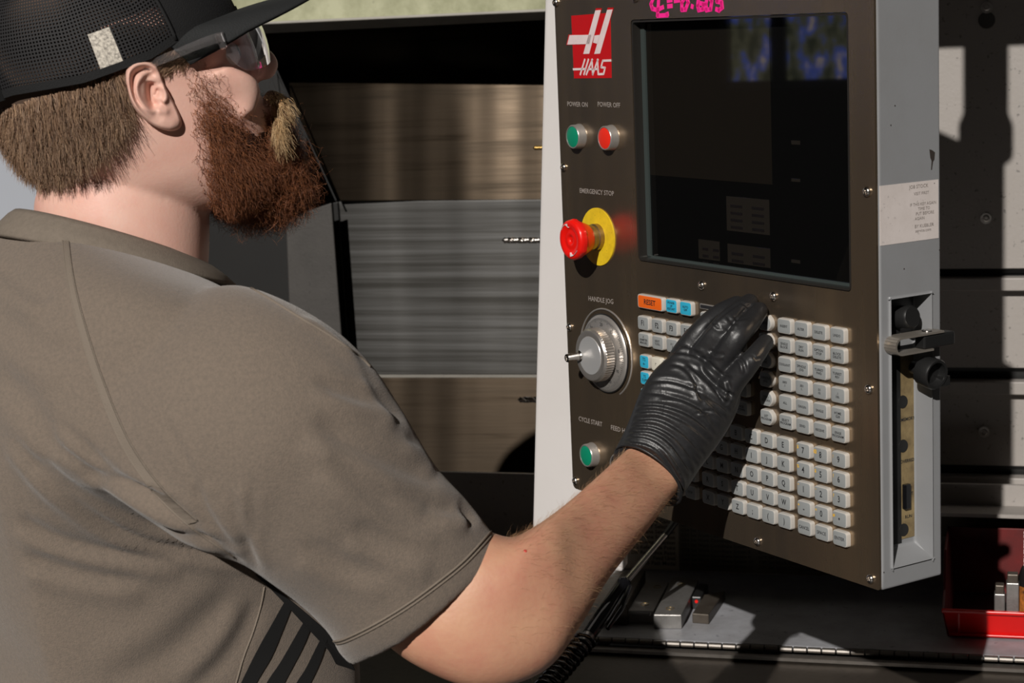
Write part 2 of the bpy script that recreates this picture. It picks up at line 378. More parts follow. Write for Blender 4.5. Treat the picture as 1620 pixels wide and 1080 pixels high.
# interior sheets
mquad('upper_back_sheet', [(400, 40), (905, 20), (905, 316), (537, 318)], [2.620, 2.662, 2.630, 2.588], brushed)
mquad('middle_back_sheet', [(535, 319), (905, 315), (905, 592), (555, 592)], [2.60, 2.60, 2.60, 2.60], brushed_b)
mquad('lower_back_sheet', [(500, 597), (905, 597), (905, 905), (500, 905)], [2.545, 2.585, 2.54, 2.50], brushed)
mquad('sheet_step', [(545, 592), (905, 592), (905, 598), (545, 598)], [2.60, 2.60, 2.583, 2.583], lip_gr, .003)
mquad('side_sheet', [(452, 345), (524, 321), (545, 600), (462, 600)], [2.545, 2.545, 2.545, 2.545], slate)
mquad('side_seam', [(526, 321), (534, 319), (556, 600), (547, 600)], [2.594, 2.594, 2.594, 2.594], dark_sheet)
mquad('left_dark_sheet', [(235, 40), (436, 100), (580, 1120), (235, 1120)], [2.57, 2.57, 2.57, 2.57], dark_sheet)
mquad('sheet_edge_strip', [(436, 110), (438, 110), (533, 318), (530, 318)], [2.565, 2.565, 2.565, 2.565], dark_sheet, .003)
mquad('top_frame', [(240, -540), (905, -560), (905, 18), (240, 44)], [2.47, 2.47, 2.47, 2.47], green_fr, .03)
mquad('top_frame_lip', [(240, 46), (905, 16), (905, 30), (240, 62)], [2.46, 2.46, 2.49, 2.49], lip_gr, .004)
mb = MB().box(MW(200, 500, 2.6)[0], 1.6, 2.95, 3.0, 0, 2.3).box(MW(200, 500, 2.6)[0] - .05, MW(200, 500, 2.6)[0], 2.56, 3.0, 0, 2.3)
mb.build('back_shell', dark_sheet, ma)
# tray, cover, riser with code chart
hinge_m = mat('hinge_metal', (.22, .20, .18), .42, .85, noise=.5, nscale=60); 
tr = thing('tool_tray', 'worn grey tool tray with piano hinge and dark front cover under the console', 'tray', (0, 0, 0), MROT)
tray = MB().box(uL, uR, W0, WB, ZT - .006, ZT).build('tray_plate', work_gr, tr)
mb = MB(); mb.add([(uL, W0 - .012, ZT - .012), (uR, W0 - .012, ZT - .012), (uR, W0 - .36, ZT - .10), (uL, W0 - .36, ZT - .10), (uL, W0 - .012, ZT - .02), (uR, W0 - .012, ZT - .02), (uR, W0 - .36, ZT - .11), (uL, W0 - .36, ZT - .11)],
   [(0, 3, 2, 1), (4, 5, 6, 7), (0, 1, 5, 4), (1, 2, 6, 5), (2, 3, 7, 6), (3, 0, 4, 7)])
mb.build('front_cover', cover_d, tr)
MB().box(uL, uR, W0 - .02, W0 - .006, ZT - .012, ZT - .008).build('hinge_leaf', hinge_m, tr)
kn = .0162; nk = int((uR - uL) / kn); first = None
for i in range(nk):
    u0 = uL + i * kn
    if first is None:
        first = MB().lathe((0, 0, 0), (1, 0, 0), [(0, .0026), (.0006, .0034), (kn - .0016, .0034), (kn - .001, .0026)], 10).build('hinge_knuckle', hinge_m, tr, auto=35); k_ = first
    else:
        k_ = first.copy(); COL.objects.link(k_)
    k_.location = (u0, W0 - .004, ZT - .003)
WL = WB - .065; zr = MW(1550, 813, WL)[1]
MB().box(uL, uR, WB, WB + .006, ZT, zr + .02).build('riser', wall_gr, ma)
chart = mat('chart_paper', lin(178, 170, 156), .6, noise=.4, nscale=35, col2=lin(120, 112, 98))
chart_txt = mat('chart_print', (.02, .02, .02), .7)
cu0 = MW(900, 880, WB)[0]; cu1 = MW(1074, 880, WB)[0]; zc1 = MW(1074, 812, WB)[1]; zc0 = MW(1074, 901, WB)[1]
ch = MB().box(cu0, cu1, WB - .0008, WB - .0001, zc0, zc1).build('code_chart', chart, ma)
lines = ['Modal Group', '03 Cancel', 'G17 XY Selection', 'G18 Plane Selection', 'G19 YZ Plane Selection', 'G28 Positioning Selection', 'G29 Return Thru Reference Point', 'G30 Return 2nd Reference Point', 'G31 Feed Until', 'G35 Path Modal']
for i, s in enumerate(lines):
    zz = zc1 - .004 - i * (zc1 - zc0 - .005) / len(lines)
    text('print_line', s, .0072, cu1 - .004, zz, WB - .0012, chart_txt, ch, 'RIGHT', bold=.0001)
dk_chart = mat('dark_chart', lin(96, 88, 74), .6, noise=.4, nscale=30)
c2 = MW(1340, 880, WB)[0]
ch2 = MB().box(cu1 + .001, c2, WB - .0008, WB - .0001, zc0, zc1 + .003).build('code_chart', dk_chart, ma)
for c in range(2):
    for i in range(11):
        zz = zc1 - .002 - i * (zc1 - zc0 - .003) / 11
        text('print_line', f'G{51 + i + 20 * c} Set Work Coordinate System {i + 1}', .0060, cu1 + .004 + c * .10, zz, WB - .0012, chart_txt, ch2, 'LEFT', bold=.0001)
c3 = MW(1490, 830, WB)[0]
ch3 = MB().box(c3, uR - .2, WB - .0008, WB - .0001, MW(1550, 850, WB)[1], MW(1550, 816, WB)[1]).build('code_chart', dk_chart, ma)
for c in range(2):
    for i in range(4):
        text('print_line', 'Set Work Coordinate Offset No. ' + str(4 * c + i), .0065, c3 + .03 + c * .11, MW(1550, 822, WB)[1] - i * .0075, WB - .0012, chart_txt, ch3, 'LEFT')
# wall to the right, stacked panels with ledges
u0r = MW(900, 500, 2.46)[0]; WP = 2.47
yp = lambda y: MW(1560, y, WP)[1]; 
ledge = MB().add([(u0r, WL, zr), (uR, WL, zr), (uR, WP + .01, MW(1560, 766, WP + .01)[1]), (u0r, WP + .01, MW(1560, 766, WP + .01)[1])], [(0, 1, 2, 3)])
ledge.box(u0r, uR, WL - .001, WL + .002, zr - .004, zr + .0005)
ledge.build('sloped_ledge', wall_gr, ma)
for i, (ya, yb) in enumerate(((-220, 425), (459, 583), (622, 738))):
    w = WP if i == 0 else WP + .006
    pnl = MB().box(u0r, uR, w, w + .004, yp(yb), yp(ya)).build('wall_panel', wall_gr, ma, bevel=.001)
for ya, yb in ((438, 458), (601, 621), (752, 768)):
    MB().box(u0r, uR, WP - .012, WP + .01, yp(yb), yp(ya)).build('panel_ledge', wall_gr, ma, bevel=.0012)
MB().box(u0r, uR, WP + .02, WP + .025, yp(790), yp(400)).build('wall_recess', dark_sheet, ma)
for x, y in ((1560, 345), (1557, 683), (1561, 12)):
    u, z = MW(x, y, WP)
    b_ = MB().lathe((u, WP - .0005, z), (0, -1, 0), [(0, .0075), (.0015, .0072)], 20).lathe((u, WP - .002, z), (0, -1, 0), [(0, .0042), (.003, .0040), (.0034, .0025), (.0015, .0022)], 16)
    b_.build('wall_bolt', satin, ma, auto=40)
    if y == 12:
        u, z = MW(x, 32, WP); MB().lathe((u, WP - .0005, z), (0, -1, 0), [(0, .0105), (.001, .0102)], 24).build('hole_plug', slate, ma, auto=40)
# unseen roof lip, added to shade the upper part of the wall
zsh = MW(1560, 76, WP)[1]; ov = .62
zl = zsh + ov * math.tan(SUN_EL) / math.cos(SUN_AZ + MROT) 
MB().box(u0r + .35, uR + .6, WP - ov, WP + .1, zl, zl + .03).build('added_canopy', grey_paint, ma, bevel=.003)
MB().box(uR, uR + .04, 2.02, 3.0, 0, 2.3).build('end_shell', grey_paint, ma)
MB().box(uL, uR, W0 - .1, W0 - .06, 0, ZT - .05).build('lower_skirt', grey_paint, tr)
# white slanted door panel behind the console
do = thing('sliding_door', 'tall white sheet metal door edge slanting down left of the console', 'door', (0, 0, 0), MROT)
wd = 1.975; P4 = [MW(863.5, -60, wd), MW(985, -60, wd), MW(985, 905, wd), MW(841.5, 880, wd)]
d_ = MB().prism(P4, wd, wd + .03); d_.build('door_panel', white_paint, do, bevel=.003)
ph_ = [MW(864.5, -20, wd), MW(862, 100, wd)]
MB().box(MW(900, 400, wd)[0], MW(960, 400, wd)[0], wd + .03, wd + .045, 1.2, 1.9).build('door_stiffener', grey_paint, do, bevel=.002)

# drill bits poking out from behind the door
def drill(name, label, tip, tail, w, r, m, flutes=True):
    th = thing(name, label, 'drill bit', (0, 0, 0), MROT, None)
    a = MW(*tip, w); b = MW(*tail, w); A = np.array([a[0], w, a[1]]); Bv = np.array([b[0], w, b[1]]); L = np.linalg.norm(Bv - A); ax = (Bv - A) / L
    n = 90; e1 = np.array([0, 1., 0]); e2 = np.cross(ax, e1); V = []; k = 16
    for i in range(n):
        s = i / (n - 1); h = s * L; tw = h / (r * 7) * 2 * math.pi * (1 if flutes else 0); rr = r * min(1, h / (r * .9) + .02)
        for j in range(k):
            t = j / k * 2 * math.pi; q = rr * (1 - (.55 * max(0, math.cos(2 * t)) ** .7 if flutes else .15 * (j % 3 == 0))); V.append(A + ax * h + q * (math.cos(t + tw) * e1 + math.sin(t + tw) * e2))
    F = [(i * k + j, i * k + (j + 1) % k, (i + 1) * k + (j + 1) % k, (i + 1) * k + j) for i in range(n - 1) for j in range(k)] + [tuple(range(k)), tuple((n - 1) * k + j for j in range(k))]
    obj('bit', V, F, m, th, auto=60)
    MB().lathe(Bv, ax, [(0, r), (.02, r), (.021, r * 2.4), (.09, r * 2.6)], 20).build('holder', satin, th, auto=40)
drill('drill_bit', 'bright spiral drill bit beside the emergency stop button, pointing left', (794, 380), (880, 380), 2.42, .0042, chrome)
drill('drill_bit', 'short spiral drill bit low beside the dial, pointing left from the white door', (819, 632), (880, 632), 2.42, .0042, chrome)
drill('drill_bit', 'thin brass coloured centre bit level with the power buttons', (843, 234), (880, 233), 2.42, .0030, mat('gold_bit', (.75, .48, .16), .3, 1.0), False)

# ------------------------------------------------------------------ console
PL = (0.127287, 1.823824, CZ - 0.008163); PR = -math.radians(58.19)
U_ = np.array([math.cos(PR), math.sin(PR), 0]); S_ = np.array([-math.sin(PR), math.cos(PR), 0]); PO = np.array(PL)
def PAN(px, py, d=0.):
    r = ray(px, py); O = PO + S_ * d - C0; t = (O @ S_) / (r @ S_); h = r * t + C0 - PO; return (h @ U_, h[2])
pe = thing('control_console', 'grey machine control console with steel face, dark screen and keypad', 'control panel', PL, PR)
X0, X1, Z0, Z1, SW, SH, DE = -.131, .3384, -.4897, .030, .3066, .234, .0728
mb = MB(); rd = .018; ds = [.0025, .0135, .0600, DE]; zs = [Z1, -.2385, -.4705, Z0]
V = []; F = []
for i, d in enumerate(ds):
    for j, z in enumerate(zs): V.append((X1, d, z))
for i in range(3):
    for j in range(3):
        if (i, j) != (1, 1): F.append((i * 4 + j, (i + 1) * 4 + j, (i + 1) * 4 + j + 1, i * 4 + j + 1))
k0 = len(V); hole = [(1, 1), (2, 1), (2, 2), (1, 2)]
for i, j in hole: V.append((X1 - rd, ds[i] + (.002 if i == 1 else -.002), zs[j] + (-.002 if j == 1 else .010)))
for q in range(4):
    a, b = hole[q], hole[(q + 1) % 4]; F.append((a[0] * 4 + a[1], k0 + q, k0 + (q + 1) % 4, b[0] * 4 + b[1]))
F.append((k0 + 3, k0 + 2, k0 + 1, k0))
k1 = len(V); V += [(X0, ds[0], Z1), (X0, ds[3], Z1), (X0, ds[3], Z0), (X0, ds[0], Z0)]
F += [(k1, k1 + 3, k1 + 2, k1 + 1), (0, k1, k1 + 1, 12, 8, 4), (3, 7, 11, 15, k1 + 2, k1 + 3)]
k2 = len(V); V += [(-.001, .0025, .001), (SW + .001, .0025, .001), (SW + .001, .0025, -SH - .001), (-.001, .0025, -SH - .001)]
V += [(x, .016, z) for x, y, z in V[k2:k2 + 4]]
F += [(0, 1, 2, 3, k2 + 2, k2 + 1), (3, k1 + 3, k2 + 3, k2 + 2), (k1 + 3, k1, k2, k2 + 3), (k1, 0, k2 + 1, k2), (k2 + 4, k2 + 5, k2 + 6, k2 + 7)] + [(k2 + i, k2 + (i + 1) % 4, k2 + 4 + (i + 1) % 4, k2 + 4 + i) for i in range(4)]
F += [ (12, k1 + 1, k1 + 2, 15, 14, 13)]
housing = obj('housing', V, F, grey_paint, pe, bevel=.0022, seg=3)
# steel face with screen cut-out
def roundrect(a0, a1, b0, b1, r, n=5, rs=None):
    out = []; rs = rs or (r, r, r, r)
    for (cx, cz, t0), q in zip(((a1, b1, 0), (a0, b1, 90), (a0, b0, 180), (a1, b0, 270)), rs):
        q = max(q, 1e-5); x = cx - q if cx == a1 else cx + q; z = cz - q if cz == b1 else cz + q
        for i in range(n + 1):
            t = math.radians(t0 + 90 * i / n); out.append((x + q * math.cos(t), z + q * math.sin(t)))
    return out
def ringplate(outer, inner, y0, y1):
    n = len(outer); V = [(x, y0, z) for x, z in outer] + [(x, y0, z) for x, z in inner] + [(x, y1, z) for x, z in outer] + [(x, y1, z) for x, z in inner]
    F = []
    for i in range(n):
        j = (i + 1) % n
        F += [(i, j, n + j, n + i), (2 * n + i, 3 * n + i, 3 * n + j, 2 * n + j), (i, 2 * n + i, 2 * n + j, j), (n + i, n + j, 3 * n + j, 3 * n + i)]
    return V, F
o_ = roundrect(X0, X1 - .001, Z0 + .0005, Z1, .004, rs=(.002, .002, .006, .002)); i_ = roundrect(0, SW, -SH, 0, .0045)
fp = obj('face_plate', *ringplate(o_, i_, 0, .0022), steel, pe, auto=30)
i2 = roundrect(.0008, SW - .0008, -SH + .0008, -.0008, .004); i3 = roundrect(.0026, SW - .0026, -SH + .0026, -.0026, .003)
bz = obj('screen_bezel', *ringplate(i2, i3, .0004, .012), mat('bezel_rim', (.05, .045, .04), .35, .6), pe, auto=30)
sb = MB().box(-.0, SW, .0115, .014, -SH, 0).build('screen_glass', mat('screen_glass_black', (.003, .003, .003), .02, spec=.5, bump=.02, bscale=5), pe)
MB().box(.0026, .0086, .0095, .0115, -SH + .003, -.003).box(.0026, SW - .003, .0095, .0115, -SH + .0026, -SH + .0052).build('bezel_edge', bezel_m, bz)
scr1 = mat('screen_dim_window', (.009, .0075, .006), .02, spec=.5); scr2 = mat('screen_dim_box', (.014, .012, .010), .02, spec=.5); scr3 = mat('screen_dim_print', (.006, .005, .005), .3)
for (ax, ay, bx, by), mm in (((1022, 50, 1222, 292), scr1), ((1149, 310, 1218, 372), scr2), ((1105, 378, 1139, 413), scr2), ((1151, 385, 1219, 424), scr2), ((1252, 410, 1266, 417), scr2), ((1252, 222, 1266, 229), scr2), ((1252, 282, 1266, 288), scr2)):
    a0, z1 = PAN(ax, ay, .0115); a1, z0 = PAN(bx, by, .0115)
    w_ = MB().box(a0, a1, .0113, .0116, z0, z1).build('display_window', mm, sb)
    if mm is scr2 and a1 - a0 > .03:
        for i in range(4):
            for c in (0, 1): MB().box(a0 + .006 + c * (a1 - a0) * .5, a0 + .006 + c * (a1 - a0) * .5 + (a1 - a0) * .28, .01115, .01135, z1 - .010 - i * .0065, z1 - .0075 - i * .0065).build('print_line', scr3, w_)
# screws
scr = None
for a, z in ((-.1277, .0201), (-.1246, -.1474), (-.1248, -.3145), (-.1251, -.4802), (.3278, .0201), (.3278, -.1474), (.3275, -.3144), (.3271, -.4809), (.1018, -.2481), (.2055, -.2478), (.1762, -.4808), (.010, .0205), (.1762, .0205)):
    if scr is None:
        scr = MB().lathe((0, 0, 0), (0, -1, 0), [(0, .0043), (.0008, .0045), (.0022, .0038), (.0032, .0026), (.0034, .0019), (.0012, .0015)], 18).build('screw', chrome, pe, auto=50); s_ = scr
    else:
        s_ = scr.copy(); COL.objects.link(s_)
    s_.location = (a, 0, z)
# keys
def key_shape(w, h, r=.0026, pent=False):
    if pent: 
        return [(w * .5, h * .12), (w * .42, h * .30), (w * .22, h * .5), (-w * .5 + r, h * .5), (-w * .5 + r * .3, h * .5 - r * .3), (-w * .5, h * .5 - r), (-w * .5, -h * .5 + r), (-w * .5 + r * .3, -h * .5 + r * .3), (-w * .5 + r, -h * .5), (w * .22, -h * .5), (w * .42, -h * .30), (w * .5, -h * .12)]
    return roundrect(-w / 2, w / 2, -h / 2, h / 2, r, 4)
KM = {}
def key(a, b, legend, w=.0186, h=.0138, m=None, size=None, pent=False, sub=None, up=.0045):
    a /= 1000; z = -b / 1000; m = m or key_g; kk = (w, h, m.name, pent)
    if kk not in KM:
        sh = key_shape(w, h, pent=pent); n = len(sh); V = []; F = []; mi = []
        lv = [(0, 1, 1), (-up + .0012, .985, .985), (-up + .0003, .955, .94), (-up, .90, .87), (-up - .0001, .86, .82)]
        for y, sx, sz in lv: V += [(x * sx, y, q * sz) for x, q in sh]
        for i in range(len(lv) - 1):
            F += [(i * n + j, (i + 1) * n + j, (i + 1) * n + (j + 1) % n, i * n + (j + 1) % n) for j in range(n)]; mi += [1 if i == len(lv) - 2 else 0] * n
        F.append(tuple((len(lv) - 1) * n + j for j in reversed(range(n)))); mi.append(1); F.append(tuple(range(n))); mi.append(0)
        ko = obj('key', V, F, [key_w if m is not key_c else key_c, m], pe, mi=mi, auto=35); KM[kk] = ko
    else:
        ko = KM[kk].copy(); COL.objects.link(ko)
    ko.location = (a, 0, z)
    if m is key_o: ko['label'] = 'wide orange reset key'
    elif m is key_b: ko['label'] = 'light blue key'
    elif pent: ko['label'] = 'grey key with a pointed right end'
    if legend:
        s = size or (.0062 if len(legend) < 3 else .0031)
        rows = legend.split('\n'); mxl = max(len(r) for r in rows); sx = min(1, (w * .72) / (mxl * s * .62)) if len(legend) > 2 else .8
        text('legend', legend, s, 0, 0, -up - .0003, ink, ko, sx=sx, bold=.00012 if s > .005 else .00004)
    if sub: text('legend', sub, .0042, -w * .36, h * .18, -up - .0003, ink_y, ko, bold=.0001)
    return ko
key(23.6, 272.6, 'RESET', w=.0425, m=key_o, size=.0072)
key(58.5, 272.1, 'POWER\nUP\nRESTART', m=key_b); key(80.9, 272.1, 'AUTO\nOFF', m=key_b)
for i, a in enumerate((11.3, 34.3, 57.5, 80.5)): key(a, 294.2, 'F%d' % (i + 1), size=.0074)
for a, s in ((11.5, 'X\nDIAMETER\nMEASURE'), (34.4, 'NEXT\nTOOL'), (57.7, 'X /\n   Z'), (80.6, 'Z FACE\nMEASURE')): key(a, 310.9, s)
key(11.4, 332.8, 'TS\n\u2190', w=.0155, m=key_b, size=.0048); key(11.6, 349.5, 'TS\nSUPP', w=.0155, m=key_b, size=.0040); key(11.6, 366.5, 'TS\n\u2192', w=.0155, m=key_b, size=.0048)
jk = []
for j, b in enumerate((332.8, 349.5, 366.5)):
    for i, a in enumerate((31.0, 50.0, 69.0)): 
        k_ = key(a, b, ['\u2196', '-X', '\u2197', '-Z', 'RAPID', '+Z', '\u2199', '+X', '\u2198'][j * 3 + i], w=.0165, m=key_c if (i + j) % 2 == 0 else key_g, size=.005)
for j, s in enumerate(('SHIFT', 'CHIP\nFWD')): pass
D1 = [['PROGRAM', 'POSIT', 'OFFSET'], ['CURRENT\nCOMDS', 'ALARM\nMESSGS', 'PARAM\nDGNOS'], ['HOME', '\u2191', 'PAGE\nUP'], ['\u2190', 'CURSOR', '\u2192'], ['END', '\u2193', 'PAGE\nDOWN']]
for j, b in enumerate((279.0, 296.2, 321, 338.5, 356)):
    for i, a in enumerate((108.5, 131.5, 154.5) if j < 2 else (116, 139, 161.5)):
        key(a + (3 if j < 2 else 0), b, D1[j][i], w=.0175)
a0, z0 = PAN(1110, 484); 
sl_ = MB().box(.0985, .172, -.0012, .0005, -.2705, -.2655); sl_.build('label_slot', satin, pe, bevel=.0005)
MB().box(.1000, .1705, -.0015, -.0005, -.2695, -.2665).build('slot_insert', ink, pe)
for b, s in zip((272.5, 289.2, 306.6, 324.2, 341.8, 359.2), ('EDIT', 'MEM', 'MDI\nDNC', 'HANDLE\nJOG', 'ZERO\nRETURN', 'LIST\nPROGRAM')): key(197, b, s, w=.0178, h=.0142, pent=True)
rows = [['INSERT', 'ALTER', 'DELETE', 'UNDO'], ['SINGLE\nBLOCK', 'DRY\nRUN', 'OPTION\nSTOP', 'BLOCK\nDELETE'], ['COOLANT', 'SPINDLE\nJOG', 'TURRET\nFWD', 'TURRET\nREV'], ['.0001\n.1', '.001\n1.', '.01\n10.', '.1\n100.'], ['ALL', 'ORIGIN', 'SINGLE', 'HOME\nG28'], ['SELECT\nPROGRAM', 'SEND', 'RECEIVE', 'ERASE\nPROGRAM']]
CA = (223.6, 246.4, 269.5, 292.8)
for j, r in enumerate(rows):
    for i, s in enumerate(r): key(CA[i], 272.4 + 17.35 * j, s)
alpha = [(2, 'ABCDE'), (1, 'FGHIJK'), (1, 'LMNOPQ'), (1, 'RSTUVW'), (1, 'XYZ;()')]
CL = (86.0, 108.3, 130.6, 152.6, 174.6, 196.6, 219.3)
for j, (c0, s) in enumerate(alpha):
    for i, ch_ in enumerate(s): key(CL[c0 + i], 380.9 + 17.7 * j, ch_, size=.0074)
nums = [('7$', '8@', '9:'), ('4%', "5$", '6!'), ('1*', "2'", '3?'), ('-+', '0=', '.#')]
for j, r in enumerate(nums):
    for i, s in enumerate(r): key(CA[1 + i], 381.4 + 17.7 * j, s[0] if s[0] != '.' else '\u2022', size=.0080, sub=s[1])
for i, s in enumerate(('CANCEL', 'SPACE', 'ENTER')): key(CA[1 + i], 452.0, s, size=.0042)
for j in range(3):
    for i, a in enumerate((20, 40, 60.5, 80.6)):
        if (j, i) in ((0, 2), (0, 3)): continue
        key(a, 416.4 + 17.7 * j, [['RATE', 'RAPID'], ['-10', '100%', '+10', 'CW'], ['5%', '25%', 'CCW', 'STOP']][j][i % 4] if not (j == 0 and i > 1) else '', w=.0172)
# lettering on the steel
def lab(s, x0, x1, y, size, th=pe, m=engr):
    a0, z0 = PAN(x0, y[0]); a1, z1 = PAN(x1, y[1]); V, F = text_arr(s, size, 'LEFT', 1.0, 0.00005)
    w = V[:, 0].max() - V[:, 0].min(); sx = (a1 - a0) / w
    W = np.stack([(V[:, 0] - V[:, 0].min()) * sx + a0, np.full(len(V), -.0003), V[:, 1] + z0 + (z1 - z0) * (V[:, 0] / w)], 1); obj('engraved_legend', W, F, m, th)
lab('POWER ON', 898, 930, (164.5, 166), .0068); lab('POWER OFF', 946, 981.5, (165, 167), .0068); lab('EMERGENCY STOP', 917.5, 971.5, (301.5, 306.5), .0068)
lab('HANDLE JOG', 931.5, 970.5, (472, 477.5), .0070); lab('CYCLE START', 916, 953, (662, 671.5), .0070); lab('FEED HOLD', 967, 1004, (676, 686), .0070)
text('engraved_legend', '+', .009, -.0185, -.3190, -.0003, engr, pe)
# emblem, built from flat cut vinyl shapes
def pxpoly(pts, ox=860, oy=0, sc=4.5): return [PAN(ox + x / sc, oy + y / sc) for x, y in pts]
em = MB().prism(pxpoly([(198, 112), (476, 90), (485, 555), (218, 558)]), -.00025, .0).build('emblem_square', logo_r, pe)
def stroke(mb, P, w, y0=-.0006, y1=-.0003):
    P = [np.array(p) for p in P]
    for i in range(len(P) - 1):
        d = P[i + 1] - P[i]; L = np.linalg.norm(d); d = d / L; n = np.array([-d[1], d[0]]) * w / 2; e = d * w * .3
        a, b = P[i] - e, P[i + 1] + e; mb.prism([tuple(a - n), tuple(b - n), tuple(b + n), tuple(a + n)], y0, y1)
big = [[(372, 74), (411, 71), (328, 382), (286, 384)], [(188, 250), (345, 247), (330, 313), (172, 317)], [(456, 70), (495, 67), (405, 381), (364, 384)], [(366, 252), (405, 248), (388, 312), (356, 303)]]
rim = MB(); wh = MB()
for q in big:
    Q = pxpoly(q); c = np.mean(Q, axis=0); wh.prism(Q, -.0007, -.0004)
    rim.prism([tuple(np.array(p) + (np.array(p) - c) / np.linalg.norm(np.array(p) - c) * .0022) for p in Q], -.0004, -.0001)
rim.build('emblem_outline', logo_r, em); wh.build('emblem_mark', logo_w, em)
wm = MB(); hw = .0022
for q in ([(296, 424), (264, 530)], [(322, 424), (290, 530)], [(214, 493), (300, 491)], [(350, 424), (307, 530)], [(346, 424), (352, 530)], [(325, 492), (352, 491)], [(390, 424), (352, 530)], [(386, 424), (392, 530)], [(366, 492), (392, 490)], [(481, 430), (424, 432), (412, 478), (440, 482), (430, 526), (398, 528)]):
    stroke(wm, pxpoly(q), hw)
wm.build('emblem_lettering', logo_w, em)
# pink marker writing across the top of the face
pm = MB()
for q in ([(835, -60), (790, -30), (765, 30), (775, 62), (810, 72), (850, 52)], [(822, -40), (812, 112), (882, 108), (880, 95)], [(885, 5), (910, 0)], [(888, 45), (912, 42)], [(935, 6), (965, 2)],
          [(1010, -20), (985, 20), (985, 70), (1012, 68), (1030, 20), (1018, -30), (1000, -10)], [(1056, 45), (1062, 48)], [(1105, -25), (1098, 40), (1105, 72), (1135, 66), (1140, 30), (1112, 22)], [(1170, -25), (1155, 30), (1160, 72), (1190, 66), (1198, 10), (1178, -25)], [(1270, -25), (1238, -22), (1235, 10), (1268, 18), (1272, 55), (1250, 74), (1230, 66)]):
    stroke(pm, pxpoly(q), .0042, -.0004, 0)
pm.build('marker_writing', pink, pe)
# push buttons
def button(a, b, h, m, r=.0122, lab_=None):
    g = MB().lathe((0, 0, 0), (0, -1, 0), [(0, r + .0006), (.0012, r + .0006), (.002, r), (h - .001, r), (h, r - .0008), (h, r - .0016), (h - .001, r - .0018)], 40).build('push_button', satin, pe, auto=40)
    MB().lathe((0, -h + .0012, 0), (0, -1, 0), [(0, r - .0017), (.0008, r - .0019), (.0012, r - .003), (.0013, .002)], 36).build('button_cap', m, g, auto=50)
    g.location = (a / 1000, 0, -b / 1000)
    if lab_: g['label'] = lab_
button(-94, 114.6, .0092, green_b, lab_='green power on button'); button(-37.6, 114.2, .0092, red_b, lab_='red power off button')
button(-91, 445.5, .0092, green_b, lab_='green cycle start button'); button(-36, 446, .0092, black_pl, lab_='dark feed hold button')
# emergency stop
es = MB().lathe((0, 0, 0), (0, -1, 0), [(0, .0293), (.0013, .0293), (.0014, .012), (.0014, .002)], 56).build('emergency_stop', yellow_pl, pe, auto=40); es.location = (-.067, 0, -.215)
es['label'] = 'red mushroom button on a yellow disc'
MB().lathe((0, 0, 0), (0, -1, 0), [(.001, .0135), (.006, .0135), (.0068, .0120), (.009, .0118), (.0098, .0130), (.0165, .0128), (.018, .011)], 40).build('collar', brass, es, auto=40)
n = 60; V = []; prof = [(.0135, .0132), (.0160, .0150), (.0230, .0178), (.0262, .0186), (.0268, .0198), (.0300, .0204), (.0335, .0198), (.0352, .0176), (.0350, .0140), (.0338, .0118), (.0334, .009), (.0342, .0070), (.0338, .0045), (.0322, .003)]
for h, r in prof:
    for j in range(n):
        t = j / n * 2 * math.pi; rr = r
        if .024 < h < .031: rr = r * (1 + .035 * (abs((j % 10) - 4.5) < 1.2))
        V.append((rr * math.cos(t), -h, rr * math.sin(t)))
F = [(i * n + j, i * n + (j + 1) % n, (i + 1) * n + (j + 1) % n, (i + 1) * n + j) for i in range(len(prof) - 1) for j in range(n)] + [tuple(range(n)), tuple((len(prof) - 1) * n + j for j in reversed(range(n)))]
mush = obj('mushroom_head', V, F, red_pl, es, auto=45)
for t0 in (95, 275):
    ar = MB(); k = 14; W = [(math.cos(math.radians(t0 + 50 * i / k)), math.sin(math.radians(t0 + 50 * i / k)), .0125 + .0036 * min(1, i / 5), .0165) for i in range(k + 1)]
    V = [(c * r1, -.0362, s * r1) for c, s, r1, r2 in W] + [(c * r2, -.0364, s * r2) for c, s, r1, r2 in W] + [(c * r1, -.034, s * r1) for c, s, r1, r2 in W] + [(c * r2, -.034, s * r2) for c, s, r1, r2 in W]; q = k + 1
    F = [(i, i + 1, q + i + 1, q + i) for i in range(k)] + [(q + i, q + i + 1, 3 * q + i + 1, 3 * q + i) for i in range(k)] + [(2 * q + i, 2 * q + i + 1, i + 1, i) for i in range(k)]
    obj('arrow_mark', V, F, logo_w, mush)
# jog dial
jd = MB().lathe((0, 0, 0), (0, -1, 0), [(0, .0398), (.0022, .0398), (.0030, .0390), (.0044, .0372), (.0046, .0362), (.0046, .026), (.0060, .022)], 72).build('jog_dial', satin, pe, auto=40); jd.location = (-.0605, 0, -.334); jd['label'] = 'steel hand dial with graduated ring'
V, F = tube([(.0455 * math.cos(t), 0, .0455 * math.sin(t)) for t in np.linspace(math.radians(-60), math.radians(165), 50)], .0009, 8); obj('outer_arc', V + np.array((0, -.0003, 0)), F, satin, jd)
V, F = tube([(.0402 * math.cos(t), -.0015, .0402 * math.sin(t)) for t in np.linspace(0, 6.2832, 70)], .0009, 6); obj('black_rim', V, F, black_pl, jd)
tk = MB()
for i in range(100):
    t = i / 100 * 2 * math.pi; c, s = math.cos(t), math.sin(t); r0, r1 = .0365 - (.004 if i % 5 == 0 else .0022), .0368; hw_ = .00018
    tk.add([(c * r0 - s * hw_, -.00478, s * r0 + c * hw_), (c * r1 - s * hw_, -.0047, s * r1 + c * hw_), (c * r1 + s * hw_, -.0047, s * r1 - c * hw_), (c * r0 + s * hw_, -.00478, s * r0 - c * hw_)], [(0, 1, 2, 3)])
tk.build('graduation_marks', ink, jd)
